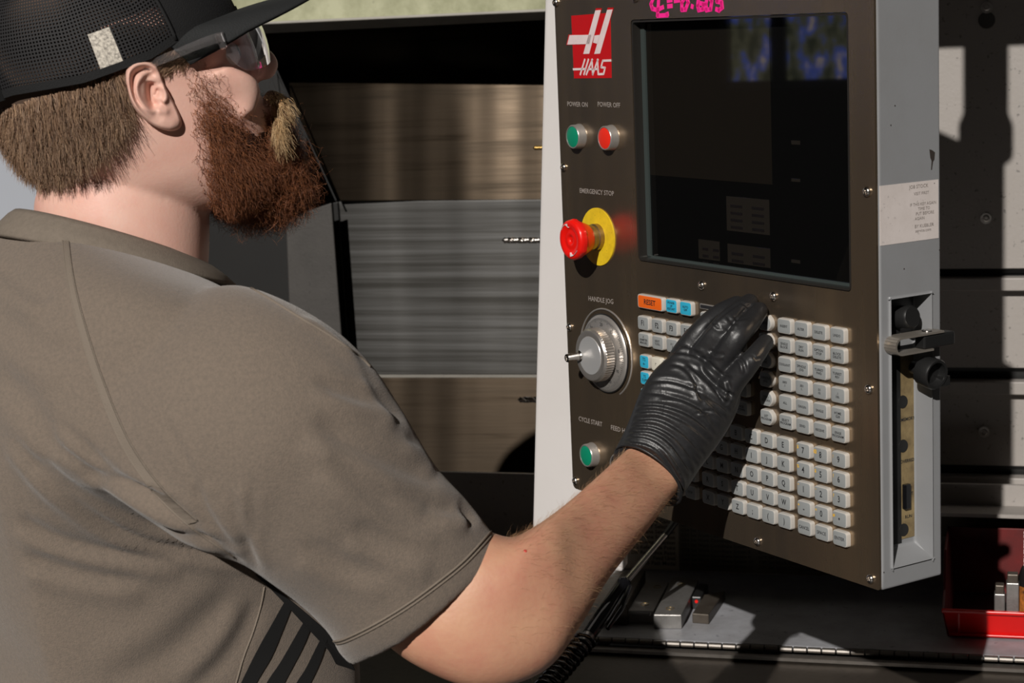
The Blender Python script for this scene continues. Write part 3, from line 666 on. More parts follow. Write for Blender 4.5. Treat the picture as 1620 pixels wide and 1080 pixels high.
for t, s in ((90, '20'), (54, '10'), (12, '0'), (-30, '90'), (-66, '80'), (126, '30')):
    r = .0300; text('graduation_number', s, .005, r * math.cos(math.radians(t)), r * math.sin(math.radians(t)), -.0049, ink, jd)
n = 120; V = []; prof = [(.0060, .0255), (.0075, .0262), (.0085, .0272), (.0175, .0272), (.0190, .0262), (.0200, .0255), (.0202, .0248), (.0198, .0198), (.0202, .0195), (.0203, .003)]
for i, (h, r) in enumerate(prof):
    for j in range(n):
        t = j / n * 2 * math.pi; rr = r + (.00045 * (1 if j % 2 else -1) if i in (2, 3) else 0); V.append((rr * math.cos(t), -h, rr * math.sin(t)))
F = [(i * n + j, i * n + (j + 1) % n, (i + 1) * n + (j + 1) % n, (i + 1) * n + j) for i in range(len(prof) - 1) for j in range(n)] + [tuple(range(n)), tuple((len(prof) - 1) * n + j for j in reversed(range(n)))]
obj('knurled_wheel', V, F, mat('knurl_steel', (.46, .43, .40), .30, .78), jd, auto=28)
MB().lathe((0, -.0201, 0), (0, -1, 0), [(0, .0196), (.0004, .0194)], 48).build('dial_plate', mat('dial_plate_metal', (.60, .60, .60), .42, .6), jd, auto=40)
MB().lathe((-.019, -.0200, -.003), (0, -1, 0), [(0, .0068), (.0015, .0048), (.003, .0043), (.0155, .0043), (.0160, .0038), (.0160, .0026), (.0150, .0024)], 24).build('crank_pin', chrome, jd, auto=40)
# side recess contents, latch, knob, sticker
floor_m = mat('recess_label', lin(138, 120, 84), .6, noise=.9, nscale=40, col2=lin(74, 60, 42), spots=.4)
MB().box(X1 - rd - .0002, X1 - rd + .0006, .0415, .0575, -.455, -.29).build('recess_label_strip', floor_m, pe)
MB().box(X1 - rd - .0002, X1 - rd + .0010, .0290, .0414, -.458, -.245).build('recess_slot', black_pl, pe)
def side_text(s, y, z, size=.004):
    V, F = text_arr(s, size, 'CENTER', 1, .0001); W = np.stack([np.full(len(V), X1 - rd + .0008), y + V[:, 0], z + V[:, 1]], 1); obj('side_print', W, F, ink, pe)
for s, z in (('MEMORY', -.349), ('OVERRIDE', -.386), ('LIGHT', -.416), ('RUN', -.436)): side_text(s, .050, z)
MB().box(X1 - rd, X1 - rd + .004, .043, .050, -.428, -.406).build('rocker_switch', black_gl, pe, bevel=.0006)
for z in (-.333, -.372, -.447): MB().lathe((X1 - rd, .0440, z), (1, 0, 0), [(0, .006), (.0012, .0055)], 20).build('black_plug', black_pl, pe)
MB().box(X1 - rd, X1 - .003, .0135, .0150, -.300, -.2385).box(X1 - rd, X1 - rd + .002, .0150, .056, -.262, -.2385).build('recess_back', black_pl, pe)
# connector in the top of the recess
MB().lathe((X1 - rd, .040, -.259), (1, 0, 0.15), [(0, .010), (.016, .010), (.018, .0085)], 24).build('connector', black_pl, pe, auto=40)
brk = mat('bracket_metal', lin(150, 143, 134), .4, .6)
def SD(px, py, h=0.):
    r = ray(px, py); O = PO + U_ * (X1 + h) - C0; t = (O @ U_) / (r @ U_); q = r * t + C0 - PO; return np.array([X1 + h, q @ S_, q[2]])
# U-shaped bracket standing out of the side
A = SD(1409, 541, .004); lp = []
bk = MB(); t_ = .0018; L_ = .052; hh = .014; cz = -.277
path = [(A[1] + L_, cz + hh / 2), (A[1] + .004, cz + hh / 2)] + [(A[1] + .004 - hh / 2 * math.sin(math.radians(a)), cz + hh / 2 * math.cos(math.radians(a))) for a in range(20, 180, 20)] + [(A[1] + .004, cz - hh / 2), (A[1] + .040, cz - hh / 2)]
for i in range(len(path) - 1):
    (y0, z0), (y1, z1) = path[i], path[i + 1]; d = np.array([y1 - y0, z1 - z0]); d /= np.linalg.norm(d); nn = np.array([-d[1], d[0]]) * t_ / 2
    q = [(y0 - nn[0], z0 - nn[1]), (y1 - nn[0], z1 - nn[1]), (y1 + nn[0], z1 + nn[1]), (y0 + nn[0], z0 + nn[1])]
    bk.add([(X1 - .002, a, b) for a, b in q] + [(X1 + .014, a, b) for a, b in q], [(0, 1, 2, 3), (7, 6, 5, 4), (0, 4, 5, 1), (1, 5, 6, 2), (2, 6, 7, 3), (3, 7, 4, 0)])
bko = bk.build('latch_bracket', brk, pe)
MB().lathe((X1 + .006, A[1] + .040, cz + hh / 2), (0, 0, 1), [(0, .005), (.0015, .0046), (.0022, .003)], 20).build('rivet', chrome, bko, auto=40)
MB().box(X1 + .001, X1 + .013, A[1] + .030, A[1] + .066, cz - .006, cz + .0055).build('latch_plug', black_pl, bko, bevel=.0015)
kb = MB().lathe((X1 - .010, .050, -.302), (1, 0, -.12), [(0, .006), (.012, .006), (.0125, .0125), (.026, .0135), (.028, .0125), (.0275, .0105), (.020, .010)], 24)
kb.box(X1 + .008, X1 + .016, .058, .067, -.3165, -.3085)
kb.build('black_knob', black_pl, pe, auto=40, bevel=0)
stk = MB().box(X1 - .0005, X1 + .0003, .0035, .0700, -.1922, -.1425).build('paper_sticker', white_lb, pe)
fade = mat('faded_print', lin(120, 112, 106), .7)
for s, y, z, q in (('JOB STOCK', .047, -.1465, .0042), ('VISIT FIRST', .050, -.1525, .0036), ('IF THIS KEY AGAIN', .052, -.1615, .0036), ('TIME TO', .053, -.1655, .0036), ('PUT BEFORE', .054, -.1695, .0038), ('AGAIN', .048, -.1735, .0036), ('BY KUEBLER', .053, -.1800, .0040), ('service.com', .052, -.1838, .0038)):
    V, F = text_arr(s, q, 'CENTER', 1, .0000); W = np.stack([np.full(len(V), X1 + .0005), y + V[:, 0], z + V[:, 1]], 1); obj('print_line', W, F, fade, stk)
chip = mat('paint_chip', (.03, .022, .018), .7)
cp = MB(); c = SD(1474, 247)
cp.add([(X1 + .0003, c[1] + dy, c[2] + dz) for dy, dz in ((-.003, .006), (.0, .0052), (.0035, .003), (.0028, -.003), (.0012, -.0045), (-.0002, -.0115), (-.0012, -.011), (-.0005, -.004), (-.002, -.001))], [tuple(range(9))])
for x, y in ((1415.5, 167), (1409, 198), (1478, 290), (1430, 425), (1486, 395), (1398, 905)):
    c = SD(x, y); cp.add([(X1 + .0003, c[1] + .0007 * math.cos(t), c[2] + .0007 * math.sin(t)) for t in np.arange(6) * 1.047], [tuple(range(6))])
cp.build('paint_chips', chip, pe)
# unseen hanger arm over the console, added to cast shadows on the wall
MB().box(.10, X1 - .01, .01, DE - .004, Z1, Z1 + .262).build('added_hanger_box', grey_paint, pe, bevel=.004)
MB().lathe((.300, .064, Z1 + .262), (0, 0, 1), [(0, .034), (.035, .034), (.05, .028), (.6, .028)], 28).build('added_hanger_tube', grey_paint, pe, auto=40)

# ------------------------------------------------------------------ the man at the console
skin = mat('skin', (.72, .45, .365), .50, noise=.6, nscale=26, col2=(.66, .32, .25), sss=.12, bump=.25, bscale=420, bdist=.0006, spec=.35)
skin_arm = mat('arm_skin', (.56, .305, .19), .5, noise=.9, nscale=26, col2=(.50, .215, .145), sss=.10, bump=.3, bscale=300, bdist=.0007, spec=.4)
scalp = mat('scalp_under_hair', (.075, .045, .03), .9)
beard_in = mat('beard_under', (.05, .018, .009), .9)
shirt_m = mat('shirt_fabric', (.192, .152, .120), .92, noise=.9, nscale=380, col2=(.142, .117, .095), bump=.9, bscale=900, bdist=.0006, spec=.15)
nt = shirt_m.node_tree; nt.nodes['Principled BSDF'].inputs['Sheen Weight'].default_value = .25
seam_m = mat('shirt_seam', (.192, .157, .124), .9, bump=.6, bscale=1400)
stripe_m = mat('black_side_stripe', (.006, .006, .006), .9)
rib_m = mat('collar_rib', (.185, .152, .120), .92, noise=.3, nscale=200, bump=.6, bscale=900, bdist=.0006)
pants_m = mat('trouser_fabric', (.03, .03, .035), .9, noise=.3, nscale=60)
glove_m = mat('nitrile_glove', (.016, .016, .017), .42, noise=.4, nscale=60, col2=(.02, .02, .021), bump=.5, bscale=180, bdist=.0008, spec=.45)
cap_m = mat('cap_fabric', (.0035, .0035, .004), .85, bump=.5, bscale=900)
brim_m = mat('cap_brim_underside', (.011, .012, .0125), .75, noise=.3, nscale=80, bump=.3, bscale=700)
net_m = mat('cap_net', (.006, .0055, .0065), .75)
hair_m = mat('hair_strands', (.10, .047, .024), .42, rnd=1.0, col2=(.42, .27, .165), spec=.4)
beard_m = mat('beard_strands', (.105, .030, .012), .40, rnd=1.0, col2=(.36, .14, .06), spec=.4)
must_m = mat('moustache_strands', (.40, .24, .11), .42, rnd=1.0, col2=(.60, .43, .24), spec=.4)
armhair_m = mat('arm_hair_strands', (.26, .12, .055), .5, rnd=1.0, col2=(.58, .37, .20))
man = thing('person', 'bearded man in olive T-shirt, black cap, clear glasses and black glove, reaching to keypad', 'person', (-.30, 1.50, 0))

# head frame: x forward, y to his left, z up, origin midway between the ears
HPHI, HPIT = math.radians(12), math.radians(17)
HO = pt(216, 148, 1.550)
HF = np.array([math.cos(HPHI) * math.cos(HPIT), math.sin(HPHI) * math.cos(HPIT), math.sin(HPIT)]); HL = np.array([-math.sin(HPHI), math.cos(HPHI), 0]); HU = np.cross(HF, HL)
HM = np.stack([HF, HL, HU], 1)
def HW(P): return HO + (np.asarray(P, float) / 1000) @ HM.T
def HLOC(W): return ((np.asarray(W) - HO) @ HM) * 1000
slices = [  # z, front, back, half width, exponent
    (120, 5, -30, 16, 2), (117, 28, -56, 34, 2), (108, 56, -80, 52, 2), (95, 74, -94, 64, 2), (72, 88, -104, 73, 2.1), (48, 95, -108, 77, 2.2), (28, 98, -108, 77, 2.2),
    (12, 95, -106, 76, 2.3), (4, 90, -104, 75.5, 2.3), (-10, 92, -100, 75, 2.3), (-24, 94, -94, 74, 2.4), (-38, 95, -86, 72, 2.4), (-54, 94, -74, 69, 2.4), (-72, 91, -60, 64, 2.4), (-90, 86, -30, 54, 2.3), (-104, 78, -6, 40, 2.1), (-110, 66, 14, 24, 2)]
Sx = catmull([list(s) for s in slices], 70)
c = np.array([HW(((s[1] + s[2]) / 2, 0, s[0])) for s in Sx]); a = np.array([HF * (s[1] - s[2]) / 2000 for s in Sx]); b = np.array([HL * s[3] / 1000 for s in Sx])
head = rings(c, a, b, 64, 2.3)
def hl_loft(sec, m=24, e=2.0, k=14):
    """sec in head frame: centre xyz, half vectors a xyz, b xyz"""
    S = catmull(sec, k); return rings(HW(S[:, :3]), (S[:, 3:6] / 1000) @ HM.T, (S[:, 6:9] / 1000) @ HM.T, m, e)
nose = hl_loft([(90, 0, 20, 4, 0, 0, 0, 9, 0), (98, 0, 8, 8, 0, 2, 0, 10, 0), (102, 0, -3, 11, 0, 3, 0, 11, 0), (105, 0, -11, 13, 0, 2, 0, 14, 0), (104, 0, -18, 13, 0, -1, 0, 16, 0), (99, 0, -24, 10, 0, -2, 0, 12, 0)])
tip = hl_loft([(107, 0, -3, 4, 0, 0, 0, 6, 0), (110, 0, -9, 7.5, 0, 0, 0, 8, 0), (110.5, 0, -15, 7.5, 0, 0, 0, 9, 0), (107, 0, -20, 5, 0, 0, 0, 7, 0)])
brow = hl_loft([(88, -44, 22, 6, 0, 0, 0, 0, 6), (96, -24, 24, 8, 0, 0, 0, 0, 7), (98, 0, 23, 8, 0, 0, 0, 0, 7), (96, 24, 24, 8, 0, 0, 0, 0, 7), (88, 44, 22, 6, 0, 0, 0, 0, 6)])
chk = [hl_loft([(62, s * 58, -2, 14, 0, 0, 0, 8, 0), (74, s * 50, -16, 17, 0, 0, 0, 13, 0), (78, s * 46, -30, 15, 0, 0, 0, 13, 0), (74, s * 48, -44, 9, 0, 0, 0, 9, 0)]) for s in (-1, 1)]
lips = hl_loft([(92, 0, -42, 8, 0, 0, 0, 16, 0), (98, 0, -50, 8, 0, 0, 0, 22, 0), (97, 0, -60, 8, 0, 0, 0, 20, 0), (90, 0, -68, 6, 0, 0, 0, 14, 0)])
neck = loft([(74, 215, 315, 235, 1.56, .85), (70, 262, 330, 300, 1.555, .88), (62, 298, 331, 345, 1.55, .9), (56, 342, 330, 404, 1.545, .88), (80, 400, 325, 460, 1.54, .85), (110, 450, 310, 520, 1.54, .8)], 30, 56)
chest = loft([(110, 440, 300, 490, 1.54, .8), (80, 560, 330, 600, 1.54, .5), (70, 700, 320, 760, 1.54, .5), (70, 1000, 300, 1040, 1.55, .5), (80, 1400, 300, 1400, 1.55, .5)], 30, 48)
armsec = [(430, 600, 340, 700, 1.44, .8), (540, 680, 450, 800, 1.42, .7), (655, 770, 545, 920, 1.405, .7), (748, 828, 600, 1004, 1.40, .75), (806, 850, 668, 1056, 1.402, .85), (838, 838, 762, 1088, 1.41, .82),
          (862, 822, 858, 1062, 1.428, .80), (884, 806, 916, 992, 1.455, .80), (911, 786, 958, 922, 1.487, .80), (940, 760, 996, 872, 1.52, .80), (968, 734, 1031, 829, 1.557, .80), (990, 713, 1060, 790, 1.595, .80), (1004, 690, 1084, 762, 1.615, .8), (1030, 660, 1110, 720, 1.625, .7)]
arm = loft([(*q[:5], q[5] * .88, d_) for q, d_ in zip(armsec, (0, 0, 0, -.01, -.02, -.028, -.038, -.042, -.042, -.036, -.03, -.024, -.02, -.02))], 60, 56, flat=True, e=2.5)
V, F = remesh([head, nose, tip, brow, chk[0], chk[1], lips, neck, chest, arm], .0024, 5)
# eye sockets
hlv = HLOC(V); N = normals(V, F)
for s in (-1, 1):
    d = np.linalg.norm((hlv - np.array([92, s * 32, 6])) / np.array([12, 17, 10]), axis=1); V = V - N * (0.005 * np.exp(-d ** 2))[:, None]
px = project(V); cen = V[F].mean(1); fp_ = project(cen); hc = HLOC(cen); 
mirror = hc.copy(); mirror[:, 1] = -abs(mirror[:, 1]); mp_ = project(HW(mirror))
HAIRP = [(-30, 60), (200, 40), (300, 40), (318, 70), (306, 92), (290, 104), (262, 108), (240, 92), (214, 100), (203, 118), (205, 150), (196, 180), (170, 206), (134, 232), (98, 250), (62, 260), (30, 240), (-10, 190)]
BEARDP = [(292, 100), (330, 92), (362, 128), (388, 160), (404, 180), (412, 200), (415, 130), (470, 130), (560, 300), (400, 420), (334, 345), (318, 310), (308, 270), (300, 222), (292, 170)]
BEARDI = [(330, 190), (372, 198), (404, 214), (430, 205), (470, 130), (560, 300), (400, 420), (350, 345), (345, 300), (335, 250)]
hm = inpoly(mp_, HAIRP) & (hc[:, 2] > -110); hm |= (hc[:, 2] > 60) & (hc[:, 0] < 60); bm_ = inpoly(mp_, BEARDP) & (hc[:, 0] > 20) & (hc[:, 2] < 30) & (hc[:, 2] > -125)
am = (fp_[:, 0] > 420) & (cen[:, 2] < HO[2] - .2)
mi = np.zeros(len(F), int); mi[am] = 3; mi[hm & ~am] = 1; mi[inpoly(mp_, BEARDI) & bm_ & ~am] = 2
body = wobj('body', V, F, [skin, scalp, beard_in, skin_arm], man, smooth=True, mi=mi)
BV, BF, BN = V, F, normals(V, F)
FN = np.cross(V[F[:, 2]] - V[F[:, 0]], V[F[:, 3]] - V[F[:, 1]]); FA = np.linalg.norm(FN, axis=1); FN /= FA[:, None] + 1e-12
def emit(mask, n, V=BV, F=BF, FNn=None, FAa=None):
    FNn = FN if FNn is None else FNn; FAa = FA if FAa is None else FAa
    idx = np.where(mask)[0]; p = FAa[idx] / FAa[idx].sum(); k = rng.choice(idx, n, p=p); w = rng.dirichlet((1, 1, 1, 1), n)
    return (V[F[k]] * w[..., None]).sum(1), FNn[k]
# back and side hair
R, Nn = emit(hm & ~am & (hc[:, 2] < 26), 26000); rl = HLOC(R)
near_ear = np.clip((rl[:, 0] + 25) / 40, 0, 1)
back = np.clip((-rl[:, 0] - 40) / 50, 0, 1)
dirv = (-HU * 1.0 + HF * -.10)[None] + Nn * (.32 + .15 * back)[:, None] + HF[None] * (.35 * back)[:, None]
clump = np.sin(rl[:, 0] * .75 + 3 * np.sin(rl[:, 2] * .09))[:, None] * HF * .26 + np.sin(rl[:, 1] * .6 + rl[:, 0] * .5 + rl[:, 2] * .2)[:, None] * HL * .2
front = rl[:, 0] > -8
dirv[front] = (-HU * .45 - HF * .75)[None] + Nn[front] * .25
ln = np.where(front, .009, .024) * rng.uniform(.6, 1.2, len(R))
low = np.clip((rl[:, 2] + 95) / 40, .45, 1); ln *= low
Vh, Fh = strands(R, dirv + clump, ln, .0012, .7, .00026, 5, .12, .12)
o = wobj('hair', Vh, Fh, hair_m, man); o['kind'] = 'stuff'
# beard body and curls
bsec = [(352, 182, 430, 176, 1.572, 1.05), (336, 204, 440, 198, 1.574, 1.15), (332, 232, 448, 228, 1.576, 1.15), (332, 262, 460, 258, 1.578, 1.1), (338, 288, 468, 282, 1.58, 1.0), (350, 308, 466, 304, 1.582, .9), (368, 324, 446, 320, 1.582, .8), (386, 330, 420, 328, 1.582, .7)]
bV, bF = remesh([loft(bsec, 30, 40)], .003, 2)
bN = normals(bV, bF)
q = bV * 1000; bump = np.sin(q[:, 0] * .42 + 2 * np.sin(q[:, 2] * .3)) * np.sin(q[:, 2] * .5 + q[:, 1] * .3) * .0022; bV = bV + bN * bump[:, None]
bb = wobj('beard', bV, bF, beard_in, man, smooth=True)
FN2 = np.cross(bV[bF[:, 2]] - bV[bF[:, 0]], bV[bF[:, 3]] - bV[bF[:, 1]]); FA2 = np.linalg.norm(FN2, axis=1); FN2 /= FA2[:, None]
R1, N1 = emit(np.ones(len(bF), bool), 15000, bV, bF, FN2, FA2)
l1 = HLOC(R1); dn = np.clip((-l1[:, 2] - 40) / 70, 0, 1)
d1 = N1 * .75 + (-HU * .75 + HF * .25)[None]
V1, F1 = strands(R1, d1, rng.uniform(.010, .021, len(R1)) * (.7 + .6 * dn), .0046, 1.5, .00019, 9, .1, .5)
R2, N2 = emit(bm_ & ~am, 15000); l2 = HLOC(R2); l2m = l2.copy(); l2m[:, 1] = -abs(l2m[:, 1]); r2p = project(HW(l2m)); d1_, _, _ = pdist(r2p, [(330, 92), (362, 128), (388, 160), (404, 180), (412, 200)]); d2_, _, _ = pdist(r2p, [(292, 100), (292, 170), (300, 222), (308, 270), (318, 310), (334, 345)])
dens = np.clip(d1_ / 62, .0, 1) ** 1.5 * np.clip(d2_ / 34, .03, 1) ** 1.2; keep = rng.uniform(0, 1, len(R2)) < dens * 1.1 + .015; R2, N2, dens = R2[keep], N2[keep], dens[keep]
V2, F2 = strands(R2, N2 * .5 + (-HU * .85 + HF * .15)[None], .005 + .011 * dens, .0020, 1.0, .00017, 6, .1, .3)
R3, N3 = emit(np.ones(len(bF), bool), 420, bV, bF, FN2, FA2)
V3, F3 = strands(R3, N3 * .9 + (-HU * .4)[None], rng.uniform(.016, .034, len(R3)), .0060, 1.2, .00014, 11, .05, .4)
Vb = np.concatenate([V1, V2, V3])
def quads(*a):
    out = []; n = 0
    for V, F in a: out.append(F + n); n += len(V)
    return np.concatenate(out)
o = wobj('beard_hair', Vb, quads((V1, F1), (V2, F2), (V3, F3)), beard_m, man); o['kind'] = 'stuff'
# moustache
lr = hl_loft([(92, -34, -72, 3, 0, 0, 0, 3, 3), (99, -25, -56, 5, 0, 0, 0, 6, 6), (103, -11, -44, 6, 0, 0, 0, 8, 7), (104, 0, -42, 6, 0, 0, 0, 8, 7), (103, 11, -44, 6, 0, 0, 0, 8, 7), (99, 25, -56, 5, 0, 0, 0, 6, 6), (92, 34, -72, 3, 0, 0, 0, 3, 3)], 20, 2, 20)
mV, mF = remesh([lr], .002, 1); mo = wobj('moustache', mV, mF, beard_in, man, smooth=True)
FN3 = np.cross(mV[mF[:, 2]] - mV[mF[:, 0]], mV[mF[:, 3]] - mV[mF[:, 1]]); FA3 = np.linalg.norm(FN3, axis=1); FN3 /= FA3[:, None]
R, Nn = emit(np.ones(len(mF), bool), 3200, mV, mF, FN3, FA3); sdv = np.sign(HLOC(R)[:, 1])[:, None]
Vm, Fm = strands(R, Nn * .45 + (-HU * .95)[None] + sdv * HL[None] * .35, rng.uniform(.012, .022, len(R)), .0016, .8, .00022, 6, .1, .12)
o = wobj('moustache_hair', Vm, Fm, must_m, mo); o['kind'] = 'stuff'

# ear: outline in the picture, relief modelled on a polar grid
def ear(side):
    O = np.array([(199, 128), (200, 111), (211, 99), (229, 95), (244, 100), (252, 110), (257, 124), (262, 138), (270, 152), (278, 168), (286, 187), (287, 198), (281, 205), (266, 207), (243, 199), (220, 181), (207, 160)], float)
    ctr = np.array([241., 150.]); nt_, nr = 96, 26
    C = catmull(np.vstack([O, O[:1]]), nt_ + 1)[:-1]; px_ = []; 
    for i in range(nr): px_.append(ctr + (C - ctr) * (i / (nr - 1)) ** .9)
    P = np.concatenate(px_); h = np.zeros(len(P))
    def g(line, amp, w, taper=True):
        d, t, _ = pdist(P, catmull(line, len(line) * 5)); tp = np.clip(np.minimum(t, 1 - t) * 6, 0, 1) if taper else 1
        return amp * np.exp(-(d / w) ** 2) * tp
    u = np.repeat((np.arange(nr) / (nr - 1)), nt_)
    h += 4.5 - 4.0 * np.clip((u - .86) / .14, 0, 1) ** 2
    h += g([(256, 128), (250, 112), (242, 104), (229, 100), (215, 103), (205, 113), (203, 130), (209, 156), (222, 176), (238, 190)], 4.2, 5.0)
    h += g([(236, 115), (222, 124), (216, 140), (221, 158), (233, 172), (246, 180)], 3.4, 5.0)
    h -= g([(240, 110), (228, 110), (213, 118), (210, 134), (214, 154), (226, 172)], 3.2, 3.2)
    h -= g([(232, 122), (240, 118)], 2.0, 5.0, False)
    h -= g([(240, 128), (238, 142), (240, 158), (248, 172)], 8.5, 7.0)
    h -= g([(249, 144), (247, 150)], 4, 4, False)
    h += g([(256, 132), (262, 146), (262, 157), (256, 162)], 4.0, 5.0)
    h += g([(254, 176), (262, 176)], 2.2, 6, False); h += g([(262, 190), (272, 194)], 1.8, 9, False)
    # attach the front edge, flare the back edge
    flare = np.clip((262 - P[:, 0] + (P[:, 1] - 150) * .35) / 60, -.2, 1) * 15
    Y0 = pe_ear
    W = np.array([pt(x, y, Y0 - (hh + fl) / 1000) for (x, y), hh, fl in zip(P, h, flare)])
    Bk = np.array([pt(x, y, Y0 - (fl * .75 - 7 * (1 - uu ** 2)) / 1000 + .010) for (x, y), fl, uu in zip(P, flare, u)])
    if side > 0:
        f = lambda Q: HW(HLOC(Q) * np.array([1, -1, 1])); W, Bk = f(W), f(Bk)
    Vv = np.concatenate([W, Bk]); n = len(W); F = []
    for i in range(nr - 1):
        for j in range(nt_):
            a_, b_, c_, d_ = i * nt_ + j, i * nt_ + (j + 1) % nt_, (i + 1) * nt_ + (j + 1) % nt_, (i + 1) * nt_ + j
            F.append((a_, b_, c_, d_)); F.append((n + d_, n + c_, n + b_, n + a_))
    for j in range(nt_):
        a_, b_ = (nr - 1) * nt_ + j, (nr - 1) * nt_ + (j + 1) % nt_; F.append((a_, b_, n + b_, n + a_))
    if side > 0: F = [tuple(reversed(q)) for q in F]
    return Vv, F
hb = BVHTree.FromPolygons([tuple(v) for v in BV], [tuple(int(i) for i in f) for f in BF])
d_ = Vector(ray(262, 150)).normalized(); hit = hb.ray_cast(Vector(C0), d_); pe_ear = (hit[0].y if hit[0] else 1.48) - .001
print('EAR Y', pe_ear)
for s in (-1, 1):
    V, F = ear(s); wobj('ear', V, F, skin, man, smooth=True)
# eyes
eye_w = mat('eye_white', (.7, .66, .62), .2); iris = mat('iris', (.08, .12, .14), .15)
for s in (-1, 1):
    eo = wobj('eye', *MB().lathe(HW((78, s * 32, 6)), HF, [(-.0118, .001), (-.008, .0088), (0, .012), (.006, .0103), (.0100, .0062)], 24).arr(), eye_w, man, smooth=True)
    wobj('iris', *MB().lathe(HW((78, s * 32, 6)), HF, [(.0099, .0062), (.0112, .0045), (.0122, .001)], 20).arr(), iris, eo, smooth=True)

# ------------------------------------------------------------------ cap
def cap_pt(th, el, grow=0.):
    """th: angle round the head from the front, el: 0 at the rim .. 1 at the crown"""
    ax_, ay_, hz = 110 + grow, 84 + grow, 98 + grow
    el_ = max(el, 0.); r = max(0., math.cos(el_ * math.pi / 2)) ** .62; z = 27 + 2.0 * math.sin(el * math.pi / 2) * 0 + hz * math.sin(el_ * math.pi / 2) ** 1.15 + 98 * 1.5 * min(el, 0.)
    x = -9 + ax_ * math.cos(th) * r; y = ay_ * math.sin(th) * r
    z += 9 * max(0., min(1., (x - 20) / 40)) - 3 + 9 * max(0., min(1., (-x - 35) / 55))
    return (x, y, z)
ROWS, COLS = 46, 240
def cap_grid(t0, t1, nr, nc, grow=0., e0=0., e1=1.):
    return [[cap_pt(t0 + (t1 - t0) * j / nc, e0 + (e1 - e0) * i / nr, grow) for j in range(nc + 1)] for i in range(nr + 1)]
# cloth front panels
g = cap_grid(math.radians(-62), math.radians(62), 16, 24); V = [p for r in g for p in r]; nn = 25
F = [(i * nn + j, i * nn + j + 1, (i + 1) * nn + j + 1, (i + 1) * nn + j) for i in range(16) for j in range(24)]
g2 = cap_grid(math.radians(-62), math.radians(62), 16, 24, -1.6); V2_ = [p for r in g2 for p in r]
cf = wobj('cap', HW(V + V2_), F + [tuple(reversed([q + len(V) for q in f])) for f in F], cap_m, man, smooth=True)
# net panels: every cell is an open hexagon-like hole
nv = []; nf = []
T0, T1 = math.radians(62), math.radians(298); OPEN = math.radians(34)
nr_, nc_ = 40, 150
for i in range(nr_):
    for j in range(nc_):
        ta, tb = T0 + (T1 - T0) * j / nc_, T0 + (T1 - T0) * (j + 1) / nc_; ea, eb = .055 + .80 * i / nr_, .055 + .80 * (i + 1) / nr_
        tm = (ta + tb) / 2
        if abs(tm - math.pi) < OPEN and ea < .40 * math.sqrt(max(0, 1 - ((tm - math.pi) / OPEN) ** 2)): continue
        c4 = [np.array(cap_pt(t, e)) for t, e in ((ta, ea), (tb, ea), (tb, eb), (ta, eb))]; cc = sum(c4) / 4
        k = len(nv); nv += c4 + [cc + (p - cc) * .56 + (p - cc) * 0 for p in c4]
        nf += [(k + q, k + (q + 1) % 4, k + 4 + (q + 1) % 4, k + 4 + q) for q in range(4)]
no = wobj('net_panel', HW(nv), nf, net_m, cf); so = no.modifiers.new('s', 'SOLIDIFY'); so.thickness = .0006; so.offset = 0
# rim band with the opening and snap strap at the back
def band(t0, t1, n, z0, z1, grow, m, name, par, th_=1.6):
    V = []
    for i in range(n + 1):
        t = t0 + (t1 - t0) * i / n
        for g_, e in ((grow, z0), (grow, z1), (grow - th_, z1), (grow - th_, z0)): V.append(cap_pt(t, e, g_))
    F = [(i * 4 + q, i * 4 + (q + 1) % 4, i * 4 + 4 + (q + 1) % 4, i * 4 + 4 + q) for i in range(n) for q in range(4)] + [(0, 1, 2, 3), (n * 4 + 3, n * 4 + 2, n * 4 + 1, n * 4)]
    return wobj(name, HW(V), F, m, par, smooth=False)
band(math.radians(-147), math.radians(147), 90, -.0, .060, 1.0, cap_m, 'rim_band', cf)
band(math.radians(143), math.radians(217), 24, -.01, .13, 1.6, black_pl, 'snap_strap', cf)
sn = MB()
for i in range(7):
    t = math.radians(158 + i * 8); p = HW(cap_pt(t, .055, 2.4)); nrm = HM @ np.array([math.cos(t), math.sin(t), 0]); sn.lathe(p - nrm * .002, nrm, [(0, .0022), (.003, .0020), (.0035, .001)], 10)
wobj('snap_stud', *sn.arr(), black_gl, cf, smooth=True)
# arch binding round the back opening
arc = [cap_pt(math.pi + OPEN * math.sin(q), .05 + .36 * math.cos(q), 1.0) for q in np.linspace(-math.pi / 2, math.pi / 2, 30)]
wobj('opening_binding', *tube(HW(arc), .0028, 8), cap_m, cf, smooth=True)
# front seam between cloth and net
for s in (-1, 1): wobj('cap_seam', *tube(HW([cap_pt(s * math.radians(62), e, .8) for e in np.linspace(.02, .95, 24)]), .0016, 6), cap_m, cf, smooth=True)
# woven label
lbv = []; 
ta, tb = math.radians(-95.5), math.radians(-86.0); 
for i in range(9):
    for j in range(7): lbv.append(cap_pt(ta + (tb - ta) * j / 6, .055 + .20 * i / 8, 1.0))
lbv2 = [cap_pt(ta + (tb - ta) * j / 6, .055 + .20 * i / 8, .2) for i in range(9) for j in range(7)]
F = [(i * 7 + j, i * 7 + j + 1, i * 7 + 8 + j, i * 7 + 7 + j) for i in range(8) for j in range(6)]
lm = mat('woven_label', lin(214, 206, 192), .8, noise=1.0, nscale=500, col2=lin(90, 84, 80)); lo = wobj('cap_label', HW(lbv + lbv2), F + [tuple(q + 63 for q in f) for f in F], lm, cf); lo['label'] = 'small pale woven tag'
